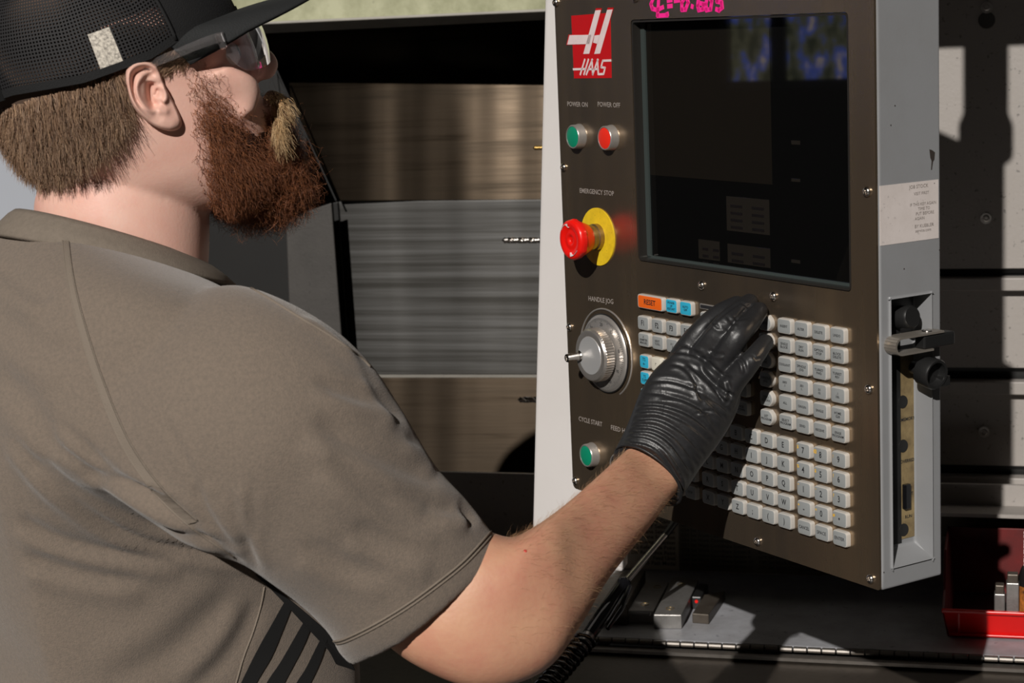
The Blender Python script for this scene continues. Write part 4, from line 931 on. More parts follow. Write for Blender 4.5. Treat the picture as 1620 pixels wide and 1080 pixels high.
# brim
bv = []; nb = 28; mbm = 12
for i in range(mbm + 1):
    f = i / mbm
    for j in range(nb + 1):
        t = math.radians(-66 + 132 * j / nb); r0 = np.array(cap_pt(t, 0.02)); e = max(0., math.cos(t * 90 / 66 * .98)) ** .55
        ext = 72 * e * f; bv.append((r0[0] + ext, r0[1] * (1 - .04 * f), r0[2] + 1.5 - 13 * (r0[1] / 76) ** 2 * f * 0.9 + .02 * ext * 0 - 7 * f * f))
nn = nb + 1; n0 = len(bv); bv2 = [(x, y, z - 2.6) for x, y, z in bv]
F = [(i * nn + j, i * nn + j + 1, (i + 1) * nn + j + 1, (i + 1) * nn + j) for i in range(mbm) for j in range(nb)]
F2_ = [tuple(reversed([q + n0 for q in f])) for f in F]
edge = [i * nn for i in range(mbm + 1)] + [mbm * nn + j for j in range(1, nn)] + [i * nn + nb for i in range(mbm - 1, -1, -1)]
F3_ = [(edge[i], edge[i + 1], edge[i + 1] + n0, edge[i] + n0) for i in range(len(edge) - 1)]
wobj('brim', HW(bv + bv2), F + F2_ + F3_, brim_m, cf, smooth=True)

# ------------------------------------------------------------------ safety glasses
glass = mat('clear_lens', (.93, .90, .95), .03, trans=.97); glass.node_tree.nodes['Principled BSDF'].inputs['IOR'].default_value = 1.18
frame_m = mat('clear_plastic', (.95, .90, .90), .06, trans=.96); frame_m.node_tree.nodes['Principled BSDF'].inputs['IOR'].default_value = 1.32
gl = None
for s in (-1, 1):
    lv = []; nu, nvv = 26, 14; 
    for k in (0, 1):
        for i in range(nu + 1):
            u = i / nu; ang = math.radians(4 + 68 * u); q_ = 0 if k else -1.8
            x = 60 + (54 + q_) * math.cos(ang); y = s * (70 + q_) * math.sin(ang)
            for j in range(nvv + 1):
                v = j / nvv; top = 27 - 3 * u; bot = -8 - 5 * math.sin(u * math.pi) + (7 if u < .1 else 0) + 14 * max(0, (u - .74) / .26) ** 2
                lv.append((x + 2 * math.sin(v * math.pi), y, bot + (top - bot) * v))
    n1 = (nu + 1) * (nvv + 1); w = nvv + 1
    F = [(i * w + j, i * w + j + 1, (i + 1) * w + j + 1, (i + 1) * w + j) for i in range(nu) for j in range(nvv)]
    F = F + [tuple(reversed([q + n1 for q in f])) for f in F]
    loop = [i * w for i in range(nu + 1)] + [nu * w + j for j in range(1, w)] + [i * w + nvv for i in range(nu - 1, -1, -1)] + [j for j in range(nvv - 1, 0, -1)]
    F += [(loop[i], loop[i] + n1, loop[(i + 1) % len(loop)] + n1, loop[(i + 1) % len(loop)]) for i in range(len(loop))]
    if gl is None: gl = thing('safety_glasses', 'clear safety glasses worn under the black cap', 'glasses', tuple(HO))
    wobj('lens', HW(lv), F, glass, gl, auto=40)
    tem = HW([(80, s * 68.5, 21), (70, s * 75, 22), (55, s * 78.5, 22), (36, s * 79, 21), (15, s * 78.5, 20), (-2, s * 78, 17), (-14, s * 78, 6)])
    V, F = [], []; mbb = MB(); e_up = HU; path = catmull(tem, 24)
    for i in range(24):
        hgt = .0040 - .0012 * i / 24; 
        for dy, dz in ((-.0012, -hgt), (.0012, -hgt), (.0012, hgt), (-.0012, hgt)): V.append(path[i] + HL * dy + HU * dz)
    F = [(i * 4 + q, i * 4 + (q + 1) % 4, i * 4 + 4 + (q + 1) % 4, i * 4 + 4 + q) for i in range(23) for q in range(4)] + [(3, 2, 1, 0), (92, 93, 94, 95)]
    wobj('temple_arm', V, F, frame_m, gl, auto=40)
    hv = HW([(x, s * y, z) for x in (73, 79) for y in (69.5, 73) for z in (12, 25)]); wobj('glasses_hinge', hv, [(0, 1, 3, 2), (4, 6, 7, 5), (0, 4, 5, 1), (2, 3, 7, 6), (0, 2, 6, 4), (1, 5, 7, 3)], frame_m, gl, bevel=.0015)

# ------------------------------------------------------------------ shirt
BPH = math.radians(40); TF = np.array([math.cos(BPH), math.sin(BPH), 0]); TR = np.array([math.sin(BPH), -math.cos(BPH), 0])
TC = np.array([pt(185, 340, 1.545)[0], 1.545, 0])
def torso(grow=0.):
    # z relative to the camera, half width, half depth, shift forward, shift right
    S = catmull([(-.180, .078, .074, .0, -.010, .42), (-.183, .086, .082, .0, -.010, .42), (-.192, .125, .092, -.002, -.010, .38), (-.204, .178, .103, -.006, -.010, .30), (-.219, .208, .113, -.010, -.010, .24), (-.248, .222, .124, -.014, -.008, .16), (-.300, .224, .135, -.018, -.008, .08), (-.370, .216, .142, -.010, -.014, .0), (-.460, .198, .146, .010, -.020, 0), (-.560, .186, .148, .022, -.022, 0), (-.68, .196, .152, 0, -.022, 0), (-.86, .20, .155, .0, -.02, 0), (-.90, .20, .155, .0, -.02, 0)], 60)
    c = np.array([[TC[0], TC[1], CZ + s[0]] + TF * s[3] + TR * s[4] for s in S]); a = np.array([TR * (s[1] + grow) for s in S]); b = np.array([(TF - np.array([0, 0, s[5]])) * (s[2] + grow) for s in S])
    return rings(c, a, b, 72, 2.35)
slv = [(300, 470, 60, 700, 1.45, .80), (372, 452, 150, 760, 1.41, .80), (450, 474, 235, 815, 1.385, .80), (530, 520, 315, 862, 1.375, .80), (590, 580, 384, 886, 1.372, .80), (636, 655, 434, 922, 1.372, .80), (684, 738, 484, 963, 1.378, .78), (740, 796, 520, 1000, 1.385, .77), (776, 838, 536, 1028, 1.392, .76), (793, 857, 546, 1036, 1.396, .76), (800, 867, 553, 1047, 1.399, .77)]
inner = [(797, 868, 560, 1044, 1.399, .74), (788, 858, 556, 1034, 1.397, .73), (770, 838, 545, 1015, 1.393, .72), (735, 805, 520, 985, 1.388, .70), (700, 775, 500, 955, 1.385, .66)]
S1 = catmull(slv, 54); S2 = catmull(inner, 16)
sec = [tuple(s) for s in S1] + [tuple(s) for s in S2]
Sv = loft(sec, smooth_n=False, m=72, flat=True)
TVt, TFt = torso(); rt_ = (TVt - TC) @ TR; kz = np.clip((CZ - .30 - TVt[:, 2]) / .10, 0, 1); kz = kz * kz * (3 - 2 * kz); kr = np.clip((rt_ - .06) / .12, 0, 1)
TVt[:, 1] += .075 * kz * kr
def limb(P, m=36):
    S = catmull(P, 30); c_ = S[:, :3]; T_ = np.gradient(c_, axis=0); T_ /= np.linalg.norm(T_, axis=1)[:, None]; a_ = np.cross(T_, TF); a_ /= np.linalg.norm(a_, axis=1)[:, None]; b_ = np.cross(T_, a_)
    return rings(c_, a_ * S[:, 3:4], b_ * S[:, 3:4], m)
def tp(f, r, z): return list(np.array([TC[0], TC[1], CZ + z]) + TF * f + TR * r)
Sl = limb([tp(-.01, -.14, -.25) + [.070], tp(-.01, -.20, -.27) + [.078], tp(.0, -.250, -.34) + [.074], tp(.02, -.272, -.42) + [.072], tp(.035, -.282, -.475) + [.074], tp(.034, -.280, -.470) + [.064], tp(.02, -.27, -.43) + [.058]])
V, F = remesh([(TVt, TFt), Sv, Sl], .0034, 14)
px = project(V); dj, _, _ = pdist(px, [(170, 745), (260, 805), (340, 850), (400, 895)]); wj = (np.exp(-(dj / 34) ** 2) * (V[:, 1] < 1.50))[:, None]
V = V * (1 - wj) + smooth(V, F, 60) * wj
px = project(V); 
lines = [
  # folds gathering at the armpit across the back
  ([(20, 690), (90, 770), (190, 835), (300, 868), (390, 886)], 7, 7, 6), ([(60, 720), (120, 775), (220, 822), (310, 845), (372, 868)], 6, 6, 5), ([(95, 668), (150, 720), (215, 768), (290, 800)], 5, 6, 5),
  ([(130, 740), (200, 770), (260, 800), (330, 835)], 5, 6, 5), ([(90, 705), (160, 748), (235, 780), (300, 818)], 5, 6, 4), ([(30, 820), (90, 852), (180, 872), (290, 884)], 6, 9, 5), ([(40, 880), (130, 905), (230, 915)], 4, 11, 4),
  ([(0, 420), (40, 450), (80, 470)], 5, 12, 4), ([(0, 500), (60, 545), (110, 560)], 3, 14, 3), ([(0, 590), (50, 640), (90, 720)], 4, 16, 4), ([(160, 1080), (260, 1035), (320, 985), (380, 940)], 3, 18, -3), ([(290, 1100), (350, 1050), (385, 1000), (405, 950)], 3, 12, -4),
  # the deep line under the arm
  ([(300, 828), (345, 862), (385, 893), (430, 930)], 5, 4.5, 1.5),
  # sleeve folds
  ([(310, 765), (322, 800), (345, 835), (378, 868)], 5, 6, -3), ([(372, 780), (378, 820), (392, 860), (410, 905)], 5, 6, -4), ([(398, 770), (396, 810), (402, 850)], 4, 6, 4), ([(255, 660), (285, 710), (310, 765)], 2.5, 5, -2),
  ([(500, 665), (560, 700), (625, 735), (690, 770)], 7, 15, 6), ([(520, 720), (590, 775), (650, 815), (700, 830)], 6, 15, 5), ([(500, 600), (560, 622), (610, 636), (640, 668)], 5, 9, 4), ([(580, 590), (612, 628), (636, 664)], 4, 6, 3),
  ([(640, 690), (680, 715), (698, 748)], 6, 7, 4), ([(560, 830), (620, 858), (690, 872)], 4, 14, 4), ([(480, 860), (540, 890), (620, 910)], 3, 12, 3), ([(620, 770), (680, 800), (735, 812), (752, 826)], 5, 9, 4), ([(725, 790), (742, 812), (745, 832)], 4, 6, 3),
  # shoulder gathers
  ([(470, 492), (510, 500), (560, 540), (588, 580)], 3.5, 6, 3), ([(255, 388), (290, 402), (330, 430)], 3, 6, 2), ([(470, 478), (520, 510), (570, 556)], 2, 5, 2)]
V = creases(V, F, [(l_, a_ * .75, w_ * 1.25, r_ * .85) for l_, a_, w_, r_ in lines])
V = smooth(V, F, 3)
# broad hang variation
N = normals(V, F); q = V * 1000; V = V + N * (np.sin(q[:, 0] * .035 + q[:, 2] * .021) * np.sin(q[:, 2] * .03 - q[:, 1] * .02) * .0018)[:, None]
shirt = wobj('t_shirt', V, F, shirt_m, man, smooth=True)
sb_ = BVHTree.FromPolygons([tuple(v) for v in V], [tuple(int(i) for i in f) for f in F])
def seam(name, line, n, r, off, m, flat=None, mat_n=8):
    P = onsurf(sb_, line, n, off)
    if len(P) < 3: return None
    V, F = tube(P, r, mat_n); return wobj(name, V, F, m, shirt, smooth=True)
RAG = [(98, 372), (103, 420), (112, 470), (128, 530), (150, 600), (178, 672), (205, 725), (245, 780), (300, 832), (372, 882)]
seam('raglan_seam', RAG, 90, .0009, .0001, seam_m)
FR = [(262, 390), (330, 425), (395, 455), (470, 500), (520, 530), (566, 562), (585, 580)]
seam('front_raglan_seam', FR, 60, .0011, .0002, seam_m)
HEM = [(778, 838), (735, 885), (690, 922), (640, 958), (590, 988), (545, 1010), (528, 1014)]
HE2 = [(x + 4, y + 4) for x, y in HEM]
seam('hem_stitch', HEM, 80, .0009, .0003, seam_m); seam('hem_stitch', HE2, 80, .0007, .0003, seam_m)
seam('side_seam', [(418, 928), (412, 960), (400, 1000), (385, 1040), (372, 1085)], 40, .0008, .0002, seam_m)
RAGS = RAG[:-1]
# black stripes on the side panel
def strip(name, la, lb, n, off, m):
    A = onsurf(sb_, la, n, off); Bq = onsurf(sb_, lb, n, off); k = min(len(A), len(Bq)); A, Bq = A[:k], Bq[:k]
    if name == 'underarm_strip': g_ = (A[:, 1] > 1.402) & (Bq[:, 1] > 1.402); A, Bq = A[g_], Bq[g_]; k = len(A)
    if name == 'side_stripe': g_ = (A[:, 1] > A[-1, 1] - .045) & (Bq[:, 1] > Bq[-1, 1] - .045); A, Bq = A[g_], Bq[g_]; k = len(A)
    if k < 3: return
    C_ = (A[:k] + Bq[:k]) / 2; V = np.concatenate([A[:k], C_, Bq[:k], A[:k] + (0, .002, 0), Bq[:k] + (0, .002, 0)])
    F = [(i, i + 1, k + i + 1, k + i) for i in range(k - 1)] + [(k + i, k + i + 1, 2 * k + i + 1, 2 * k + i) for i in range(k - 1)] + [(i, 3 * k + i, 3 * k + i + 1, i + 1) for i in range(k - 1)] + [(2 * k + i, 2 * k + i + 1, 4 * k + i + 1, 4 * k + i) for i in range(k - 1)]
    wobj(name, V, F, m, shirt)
for la, lb in (([(452, 946), (430, 985), (405, 1030), (378, 1085), (350, 1150), (325, 1230)], [(462, 956), (445, 1000), (428, 1040), (402, 1085), (374, 1150), (349, 1230)]), ([(484, 975), (464, 1010), (442, 1048), (418, 1085), (390, 1150), (365, 1230)], [(494, 984), (480, 1020), (462, 1055), (445, 1088), (416, 1150), (391, 1230)]), ([(509, 1004), (496, 1030), (482, 1058), (462, 1090), (434, 1150), (408, 1230)], [(517, 1010), (508, 1040), (497, 1066), (484, 1092), (456, 1150), (430, 1230)])):
    strip('side_stripe', la, lb, 30, .0009, stripe_m)
strip('raglan_band', RAGS, [(x + 8 + i * .5, y - 3 - i * .6) for i, (x, y) in enumerate(RAGS)], 80, .0007, seam_m)
seam('raglan_seam', [(x + 9 + i * .5, y - 4 - i * .6) for i, (x, y) in enumerate(RAGS)], 80, .0006, .0003, rib_m)
strip('underarm_strip', [(398, 899), (440, 934), (488, 974), (524, 1008), (550, 1044), (560, 1060)], [(392, 899), (424, 928), (454, 959), (488, 996), (514, 1022), (530, 1050)], 60, .0012, stripe_m)  # black strip on the torso along the sleeve's lower edge
# collar: ribbed band lying round the neck
cc_ = np.array([TC[0], TC[1], CZ - .168]) - TR * .010
V = []; n = 96; prof = [(.000, .000), (.0032, .0030), (.0070, .0110), (.0098, .0205), (.0070, .0250), (.0020, .0170), (-.0010, .008), (-.0016, .001)]
for j in range(n):
    t = j / n * 2 * math.pi; rad = TR * .080 * math.cos(t) + (TF - np.array([0, 0, .42])) * .077 * math.sin(t); rn = np.array([rad[0], rad[1], 0]) / np.linalg.norm(rad[:2])
    for o1, o2 in prof: V.append(cc_ + rad + rn * (o1 * 1.1 + o2 * .50) + np.array([0, 0, -o2 * .85]))
F = [(j * 8 + q, j * 8 + (q + 1) % 8, ((j + 1) % n) * 8 + (q + 1) % 8, ((j + 1) % n) * 8 + q) for j in range(n) for q in range(8)]
col_o = wobj('collar', V, F, rib_m, shirt, smooth=True)
la = [tp(0, -.20, -.29) + [.05], tp(.01, -.262, -.40) + [.052], tp(.02, -.280, -.52) + [.046], tp(.025, -.285, -.60) + [.043], tp(.035, -.290, -.70) + [.040], tp(.055, -.290, -.80) + [.030], tp(.065, -.290, -.84) + [.027]]
hd = [tp(.062, -.290, -.83) + [.026], tp(.070, -.290, -.87) + [.034], tp(.078, -.288, -.905) + [.033], tp(.082, -.287, -.925) + [.025]]
fl = [limb([tp(.050 + .019 * i, -.288, -.90) + [.011], tp(.050 + .020 * i, -.284, -.945 + .004 * abs(i - 1.5)) + [.0103], tp(.046 + .020 * i, -.276, -.975 + .005 * abs(i - 1.5)) + [.009], tp(.042 + .019 * i, -.266, -.995 + .006 * abs(i - 1.5)) + [.0075]], 16) for i in range(4)] + [limb([tp(.088, -.280, -.86) + [.014], tp(.118, -.268, -.895) + [.012], tp(.128, -.262, -.93) + [.009]], 16)]
V_, F_ = remesh([limb(la), limb(hd)] + fl, .0026, 4); wobj('left_arm', V_, F_, skin_arm, man, smooth=True)
# trousers and shoes, below the picture
hip = np.array([TC[0], TC[1], 0]) - TR * .02
legs = [rings(np.array([hip + TR * s * .10 + TF * (.01 * k) + [0, 0, z] for k, z in enumerate((.90, .70, .50, .30, .08))]), np.array([TR * r for r in (.105, .095, .082, .075, .072)]), np.array([TF * r for r in (.12, .105, .09, .082, .085)]), 32) for s in (-1, 1)]
hips = rings(np.array([hip + [0, 0, z] for z in (1.0, .95, .88, .80)]), np.array([TR * r for r in (.185, .195, .20, .17)]), np.array([TF * r for r in (.14, .145, .14, .12)]), 40)
V, F = remesh([hips] + legs, .008, 3); wobj('trousers', V, F, pants_m, man, smooth=True)
for s in (-1, 1):
    o_ = hip + TR * s * .11; V, F = rings(np.array([o_ + TF * x + [0, 0, z] for x, z in ((-.10, .045), (-.07, .055), (0, .055), (.08, .042), (.14, .032), (.165, .028))]), np.array([TR * r for r in (.025, .04, .043, .048, .040, .015)]), np.array([[0, 0, r] for r in (.03, .054, .054, .041, .031, .02)]), 20)
    wobj('shoe', V, F, black_pl, man, smooth=True)

# ------------------------------------------------------------------ glove
palm = loft([(981, 706, 1069, 796, 1.588, .86), (984, 694, 1082, 778, 1.598, .84), (993, 672, 1106, 742, 1.606, .74), (1003, 645, 1142, 694, 1.612, .60), (1014, 617, 1164, 655, 1.618, .50), (1034, 586, 1172, 626, 1.626, .42), (1060, 562, 1168, 604, 1.634, .36), (1076, 548, 1162, 590, 1.640, .26)], 40, 56)
def finger(P, n=26, m=20):
    S = catmull(P, n); c = np.array([pt(s[0], s[1], s[2]) for s in S]); r = S[:, 3] / 1000
    # round the tip
    T = c[-1] - c[-2]; T /= np.linalg.norm(T); k = [(.35, .93), (.65, .75), (.88, .45), (.97, .2)]
    c = np.concatenate([c, [c[-1] + T * r[-1] * a_ for a_, _ in k]]); r = np.concatenate([r, [r[-1] * b_ for _, b_ in k]])
    return tube(c, r, m)
fing = [finger([(1058, 612, 1.640, 12.5), (1080, 562, 1.650, 11.2), (1110, 522, 1.648, 9.9), (1138, 497, 1.656, 9.3), (1166, 481, 1.668, 8.0)]),
        finger([(1085, 625, 1.630, 13), (1107, 570, 1.636, 11.8), (1140, 521, 1.628, 10.6), (1165, 495, 1.644, 9.5), (1186, 478, 1.664, 8.2)]),
        finger([(1115, 635, 1.622, 13), (1135, 583, 1.622, 11.6), (1166, 534, 1.612, 10.4), (1187, 509, 1.630, 9.4), (1201, 491, 1.650, 8.2)]),
        finger([(1135, 655, 1.616, 13), (1155, 612, 1.612, 11.0), (1181, 580, 1.604, 9.6), (1198, 558, 1.612, 8.6), (1211, 541, 1.628, 7.5)]),
        finger([(1020, 690, 1.640, 14), (1040, 645, 1.668, 14), (1075, 600, 1.690, 12), (1108, 572, 1.700, 10.5), (1130, 556, 1.703, 9)])]
web = [loft([(1076, 600, 1110, 604, 1.642, .5), (1085, 560, 1120, 570, 1.642, .35), (1098, 545, 1126, 556, 1.642, .25)], 10, 16)]
V, F = remesh([palm] + fing, .0013, 4)
gl_lines = [([(1085, 562), (1118, 520), (1150, 492), (1172, 478)], 1.6, 2.4, .6), ([(1118, 575), (1150, 525), (1175, 495), (1192, 480)], 1.8, 2.6, .6), ([(1092, 548), (1100, 556), (1112, 560)], 1.0, 2.2, 1.2), ([(1122, 552), (1132, 560), (1146, 560)], 1.2, 2.4, 1.2), ([(1140, 512), (1150, 520), (1160, 520)], .8, 2, 1), ([(1160, 500), (1170, 506), (1180, 502)], .8, 2, .9), ([(1172, 478), (1182, 484), (1194, 482)], .8, 1.8, .8), ([(1190, 560), (1196, 568), (1204, 566)], .8, 1.8, .8), ([(1060, 575), (1080, 580), (1098, 600), (1112, 640)], 1.4, 3, 1.3), ([(1040, 628), (1080, 632), (1118, 655), (1138, 684)], 1.2, 3.4, 1.2), ([(1100, 620), (1128, 640), (1150, 668)], 1.3, 3, 1.2), ([(1058, 556), (1085, 557), (1110, 566), (1140, 592), (1158, 600)], 2.2, 3.5, 2.0), ([(1085, 575), (1110, 590), (1140, 618), (1165, 628)], 2.0, 3, 1.8), ([(1092, 582), (1120, 605), (1150, 640)], 2.2, 3, 2), ([(1105, 580), (1135, 610), (1158, 625)], 1.8, 2.6, 1.6),
  ([(1025, 603), (1060, 602), (1100, 615), (1140, 640), (1160, 655)], 1.8, 3, 1.4), ([(1018, 620), (1060, 625), (1100, 640), (1145, 668)], 1.2, 3, 1.1),
  ([(1008, 640), (1045, 640), (1090, 655), (1135, 690)], 2.0, 2.8, 1.8), ([(1004, 652), (1040, 650), (1085, 668), (1125, 700)], 1.4, 2.4, 1.5), ([(1001, 664), (1040, 662), (1080, 684), (1115, 722)], 2.2, 2.6, 1.9), ([(999, 672), (1035, 674), (1070, 694), (1104, 738)], 1.6, 2.3, 1.6),
  ([(995, 682), (1030, 682), (1062, 702), (1096, 750)], 2.2, 2.6, 1.8), ([(992, 690), (1025, 692), (1055, 712), (1088, 760)], 1.4, 2.2, 1.4), ([(990, 697), (1020, 700), (1048, 718), (1080, 770)], 1.8, 2.4, 1.6),
  ([(1128, 506), (1134, 516), (1145, 520)], 1.0, 2.2, .9), ([(1150, 500), (1158, 510), (1168, 512)], 1.0, 2.2, .9), ([(1168, 565), (1176, 574), (1180, 590)], 1.6, 2.4, 1.5), ([(1150, 600), (1155, 618), (1150, 640)], 1.6, 2.6, 1.4), ([(1100, 655), (1125, 650), (1150, 662)], 1.0, 2, 1), ([(1050, 600), (1052, 640), (1048, 660)], .5, 1.6, .5)]
V = creases(V, F, gl_lines); V = smooth(V, F, 1)
gv = wobj('glove', V, F, glove_m, man, smooth=True); gv['label'] = 'black rubber glove on the right hand'
# rolled cuff edge
cr_ = loft([(981, 706, 1069, 797, 1.588, .86), (981.5, 705, 1070, 796, 1.5885, .86)], 2, 60, smooth_n=False)[0][:60]
cr_ = np.vstack([cr_, cr_[:2]]); V, F = tube(cr_, .0011, 8); wobj('cuff_roll', V, F, glove_m, gv, smooth=True)

# arm hair
ac = BV[BF].mean(1); ap = project(ac); afm = (ap[:, 0] > 600) & (ac[:, 2] < HO[2] - .15) & (ap[:, 0] < 1068) & (ap[:, 1] > 700) & ~inpoly(ap, [(480, 700), (795, 855), (545, 1036), (300, 950)])
R, Nn = emit(afm, 5200); ad = pt(1030, 750, 1.58) - pt(860, 1000, 1.42); ad /= np.linalg.norm(ad)
rp = project(R); fore = rp[:, 0] > 800
sd_ = np.cross(Nn, ad); V, F = strands(R[fore], Nn[fore] * .16 + ad * .9 - sd_[fore] * .5, rng.uniform(.006, .013, fore.sum()), .0012, .6, .00006, 4, .2, .25)
o = wobj('arm_hair', V, F, armhair_m, man); o['kind'] = 'stuff'
wound = mat('skin_spot', (.55, .06, .045), .5)
bvh_b = BVHTree.FromPolygons([tuple(v) for v in BV], [tuple(int(i) for i in f) for f in BF])
for (x, y), r in (((831, 871), .0016), ((835, 833), .0013)):
    P = onsurf(bvh_b, [(x, y), (x + .5, y), (x + 1, y)], 3, .0)
    if len(P): h = bvh_b.ray_cast(Vector(C0), Vector(ray(x, y)).normalized()); wobj('scratch', *MB().lathe(P[0] - np.array(h[1]) * .0003, np.array(h[1]), [(0, r), (.0004, r * .8), (.0006, r * .3)], 12).arr(), wound, man, smooth=True)

# ------------------------------------------------------------------ things on the tray
def M3(u, w, z): return (u, w, z)
tool_st = mat('machined_steel', (.30, .29, .28), .42, .75, noise=.5, nscale=60, col2=(.14, .13, .12), bump=.15, bscale=500)
tool_dk = mat('dark_tool_steel', (.10, .085, .07), .45, .6, noise=.6, nscale=40, col2=(.05, .035, .025))
def block(name, label, cat, top, zt, m, holes=(), ser=False, z0=ZT):
    th = thing(name, label, cat, (0, 0, 0), MROT)
    P = [MZ(x, y, zt) for x, y in top]; n = len(P)
    V = [(u, w, zt) for u, w in P] + [(u, w, z0) for u, w in P]
    F = [tuple(range(n)), tuple(reversed(range(n, 2 * n)))] + [(i, i + n, (i + 1) % n + n, (i + 1) % n) for i in range(n)]
    o = obj('jaw_body', V, F, m, th, bevel=.0008)
    for x, y in holes:
        u, w = MZ(x, y, zt)
        MB().lathe((u, w, zt - .0006), (0, 0, 1), [(0, .0052), (.0010, .0052), (.0011, .0044), (-.004 + .0006, .0040), (-.004, .001)], 20).build('screw_hole', brass, th, auto=40)
    if ser:
        (ua, wa), (ub, wb) = P[-1], P[-2]; mb = MB(); k = 17
        for i in range(k):
            t = (i + .5) / k; u, w = ua + (ub - ua) * t, wa + (wb - wa) * t; mb.box(u - .0006, u + .0006, w - .0007, w + .0003, z0 + .001, zt - .001)
        so_ = mb.build('serrations', tool_st, th); so_['kind'] = 'stuff'
    return th
block('soft_jaw', 'dark tall block beside the forearm, leftmost of the machined blocks', 'jaw block', [(985, 903), (1021, 901), (992, 956), (950, 955)], ZT + .026, tool_dk)
block('soft_jaw', 'plain bright jaw block with two screw holes, between dark block and serrated block', 'jaw block', [(1021, 920.5), (1058, 920.5), (1034, 965.5), (993, 965)], ZT + .0165, tool_st, ((1040, 928), (1020, 955.5)))
block('soft_jaw', 'jaw block with serrated front face and two brass coloured holes', 'jaw block', [(1064, 913), (1105, 917), (1078, 972.5), (1034, 972)], ZT + .0172, tool_st, ((1078, 924), (1060, 962)), True)
block('flat_wedge', 'dark flat metal wedge in shadow, right of the serrated jaw block', 'metal block', [(1114, 940), (1147, 934), (1121, 972), (1095, 970)], ZT + .012, tool_dk)
th = thing('gauge', 'small black gauge with a red dot behind the serrated jaw block', 'gauge', (0, 0, 0), MROT); u, w = MZ(1103, 962, ZT)
MB().box(u - .006, u + .006, w - .004, w + .05, ZT, ZT + .016).build('gauge_body', black_pl, th, bevel=.0015); MB().lathe((u, w - .004, ZT + .010), (0, -1, 0), [(0, .0022), (.001, .0018)], 14).build('red_dot', red_pl, th)
# air tool with a coiled hose, leaning across the tray edge
th = thing('air_blow_gun', 'black handled steel rod tool with coiled hose leaning beside the forearm', 'air tool', tuple(pt(930, 1005, 2.0)))
A, Bp, Cp, Dp = pt(1074, 818, 2.14), pt(1052, 847, 2.115), pt(988, 922, 2.05), pt(932, 1004, 1.985); E_ = pt(858, 1092, 1.90)
def wt(name, path, rad, m, par, n=14, **k): V, F = tube(path, rad, n); return wobj(name, V, F, m, par, auto=45, **k)
wt('rod', [Bp, Cp], .0038, chrome, th); wt('rod_tip', [A, Bp], .0042, black_pl, th)
ax = (Dp - Cp) / np.linalg.norm(Dp - Cp); L_ = np.linalg.norm(Dp - Cp)
wt('handle', [Cp - ax * .004, Cp, Cp + ax * .006, Cp + ax * L_ * .35, Cp + ax * L_ * .6, Dp], [.006, .0085, .0065, .0075, .0085, .0078], black_gl, th, 18)
side = np.cross(ax, [0, 0, 1]); side /= np.linalg.norm(side)
wt('lever', [Cp + ax * .005 - side * 0 + np.array([.008, -.004, .0]), Cp + ax * L_ * .45 + np.array([.013, -.006, -.002]), Cp + ax * L_ * .8 + np.array([.012, -.005, -.004])], [.003, .0035, .0025], black_gl, th)
wt('swivel', [Dp, Dp + ax * .02], [.007, .0062], satin, th)
e1 = np.cross(ax, [0, 1, 0]); e1 /= np.linalg.norm(e1); e2 = np.cross(ax, e1); Lc = np.linalg.norm(E_ - Dp); d2 = (E_ - Dp) / Lc
cpts = [Dp + ax * .008 + d2 * (Lc * t) + .0105 * (math.cos(t * 75) * e1 + math.sin(t * 75) * e2) for t in np.linspace(0, 1, 300)]
wt('coiled_hose', cpts, .0024, black_gl, th, 8)
th = thing('scale_bar', 'narrow steel bar with a round end screw, below the coiled hose', 'steel bar', (0, 0, 0), MROT)
zc = lambda x, y: MZ(x, y, ZT - .035)
P = [zc(952, 1012), zc(966, 1014), zc(905, 1092), zc(884, 1088)]; V = [(u, w, ZT - .033) for u, w in P] + [(u, w, ZT - .038) for u, w in P]
obj('bar', V, [(0, 1, 2, 3), (7, 6, 5, 4), (0, 4, 5, 1), (1, 5, 6, 2), (2, 6, 7, 3), (3, 7, 4, 0)], tool_dk, th, bevel=.0006)
u, w = zc(897, 1076); MB().lathe((u, w, ZT - .0332), (0, 0, 1), [(0, .005), (.0012, .0048), (.0014, .0034), (.0008, .0030), (.0012, .0012)], 20).build('end_screw', brass, th, auto=40)

# red parts bin with tool inserts and a bottle
bin_r = mat('bin_red', lin(205, 10, 6), .35, noise=.3, nscale=30, col2=lin(160, 8, 6)); bin_d = mat('bin_red_shaded', lin(96, 8, 6), .6, noise=.7, nscale=20, col2=lin(40, 8, 6))  # the darker red paints the shade inside the bin onto its walls
th = thing('parts_bin', 'bright red open plastic parts bin at the right end of the tray', 'bin', (0, 0, 0), MROT)
ub, wb = MZ(1499, 1006, ZT); ub1 = ub + .26; wk = WB - .05; hf, hb_ = .034, .085
def slab(pts, n_, name, m=bin_r):
    P = np.array(pts, float); nn = np.array(n_) * .0028; V = list(P) + list(P + nn); k = len(P)
    F = [tuple(range(k)), tuple(reversed(range(k, 2 * k)))] + [(i, i + k, (i + 1) % k + k, (i + 1) % k) for i in range(k)]
    obj(name, V, F, m, th, bevel=.0008)
slab([(ub, wb, ZT), (ub1, wb, ZT), (ub1 + .006, wb - .010, ZT + hf), (ub - .006, wb - .010, ZT + hf)], (0, 1, 0), 'front_wall')
slab([(ub, wb, ZT + .0005), (ub1, wb, ZT + .0005), (ub1, wk, ZT + .0005), (ub, wk, ZT + .0005)], (0, 0, 1), 'base', mat('bin_base_shaded', (.03, .006, .005), .8))  # near-black base colour stands in for shade at the bottom
slab([(ub, wk, ZT), (ub1, wk, ZT), (ub1 + .006, wk, ZT + hb_), (ub - .006, wk, ZT + hb_)], (0, -1, 0), 'rear_wall', bin_d)
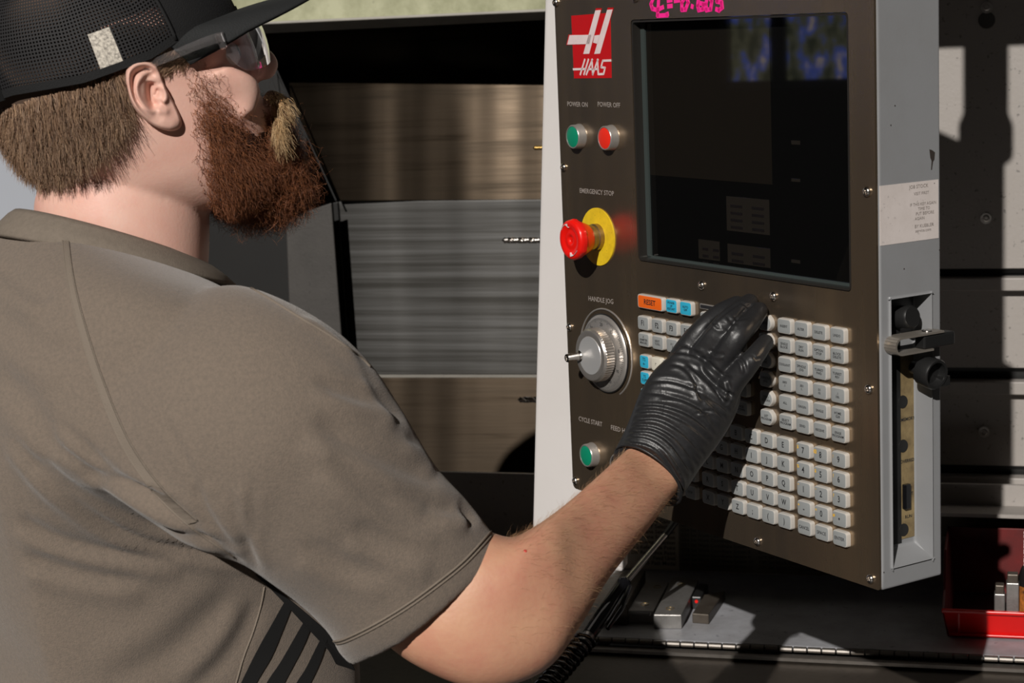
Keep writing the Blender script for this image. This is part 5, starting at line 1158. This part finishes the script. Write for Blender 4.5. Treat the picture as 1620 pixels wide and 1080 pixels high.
slab([(ub, wb, ZT), (ub, wk, ZT), (ub - .006, wk, ZT + hb_), (ub - .006, wb + .06, ZT + hb_), (ub - .006, wb + .035, ZT + hf + .01), (ub - .006, wb - .010, ZT + hf)], (1, 0, 0), 'side_wall', bin_d)
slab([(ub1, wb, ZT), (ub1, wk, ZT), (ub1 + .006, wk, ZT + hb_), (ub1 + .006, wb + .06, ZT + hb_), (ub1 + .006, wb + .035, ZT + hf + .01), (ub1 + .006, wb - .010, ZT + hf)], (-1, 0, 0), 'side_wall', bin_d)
MB().box(ub - .006, ub1 + .006, wb - .014, wb - .008, ZT + hf - .002, ZT + hf + .002).build('front_rim', bin_r, th, bevel=.001)
MB().box(ub + .002, ub1 - .002, wb - .0055, wb - .001, ZT + .003, ZT + .0055).build('lower_rib', bin_r, th, bevel=.0008)
MB().box(ub + .012, ub + .014, wb - .0095, wb - .003, ZT + .004, ZT + hf - .003).build('stiffening_rib', bin_r, th)
for (xa, ya, xb), dw, hh, lb in (((1573, 966, 1590), .020, .046, 'short grey steel stick standing in the red bin'), ((1592, 967, 1612), .012, .062, 'taller grey steel stick standing in the red bin beside the bottle')):
    u0 = MZ(xa, 985, ZT + .01)[0]; u1 = MZ(xb, 985, ZT + .01)[0]
    t2 = thing('tool_holder_stick', lb, 'tool holder', (0, 0, 0), MROT)
    MB().box(u0, u1, wb + dw, wb + dw + .016, ZT + .0035, ZT + hh).build('shank', tool_st, t2, bevel=.001); MB().box(u0 + .001, u1 - .001, wb + dw + .001, wb + dw + .014, ZT + hh, ZT + hh + .010).build('insert_seat', tool_dk, t2, bevel=.001)
t2 = thing('spray_bottle', 'dark bottle with orange and black label at the right edge, in the red bin', 'bottle', (0, 0, 0), MROT); ubt = MZ(1634, 985, ZT + .01)[0]; wbt = wb + .03
bm2 = mat('bottle_dark', (.012, .010, .010), .3); bo = MB().lathe((ubt, wbt, ZT + .0035), (0, 0, 1), [(0, .014), (.002, .0165), (.062, .0165), (.072, .013), (.080, .007), (.128, .0065), (.130, .004)], 32).build('bottle_body', bm2, t2, auto=40)
MB().lathe((ubt, wbt, ZT + .020), (0, 0, 1), [(0, .0167), (.036, .0167)], 32, caps=False).build('label_wrap', mat('bottle_label', (.55, .18, .03), .5, noise=1.0, nscale=120, col2=(.01, .01, .01)), bo, smooth=True)
V, F = text_arr('HIGH PRESSURE', .0062, 'CENTER', 1, .0001); V = np.stack([np.full(len(V), 0.0) + ubt - .0085 - V[:, 1] * .8, np.full(len(V), wbt - .0055), ZT + .098 + V[:, 0]], 1); obj('bottle_print', V, F, logo_w, bo)
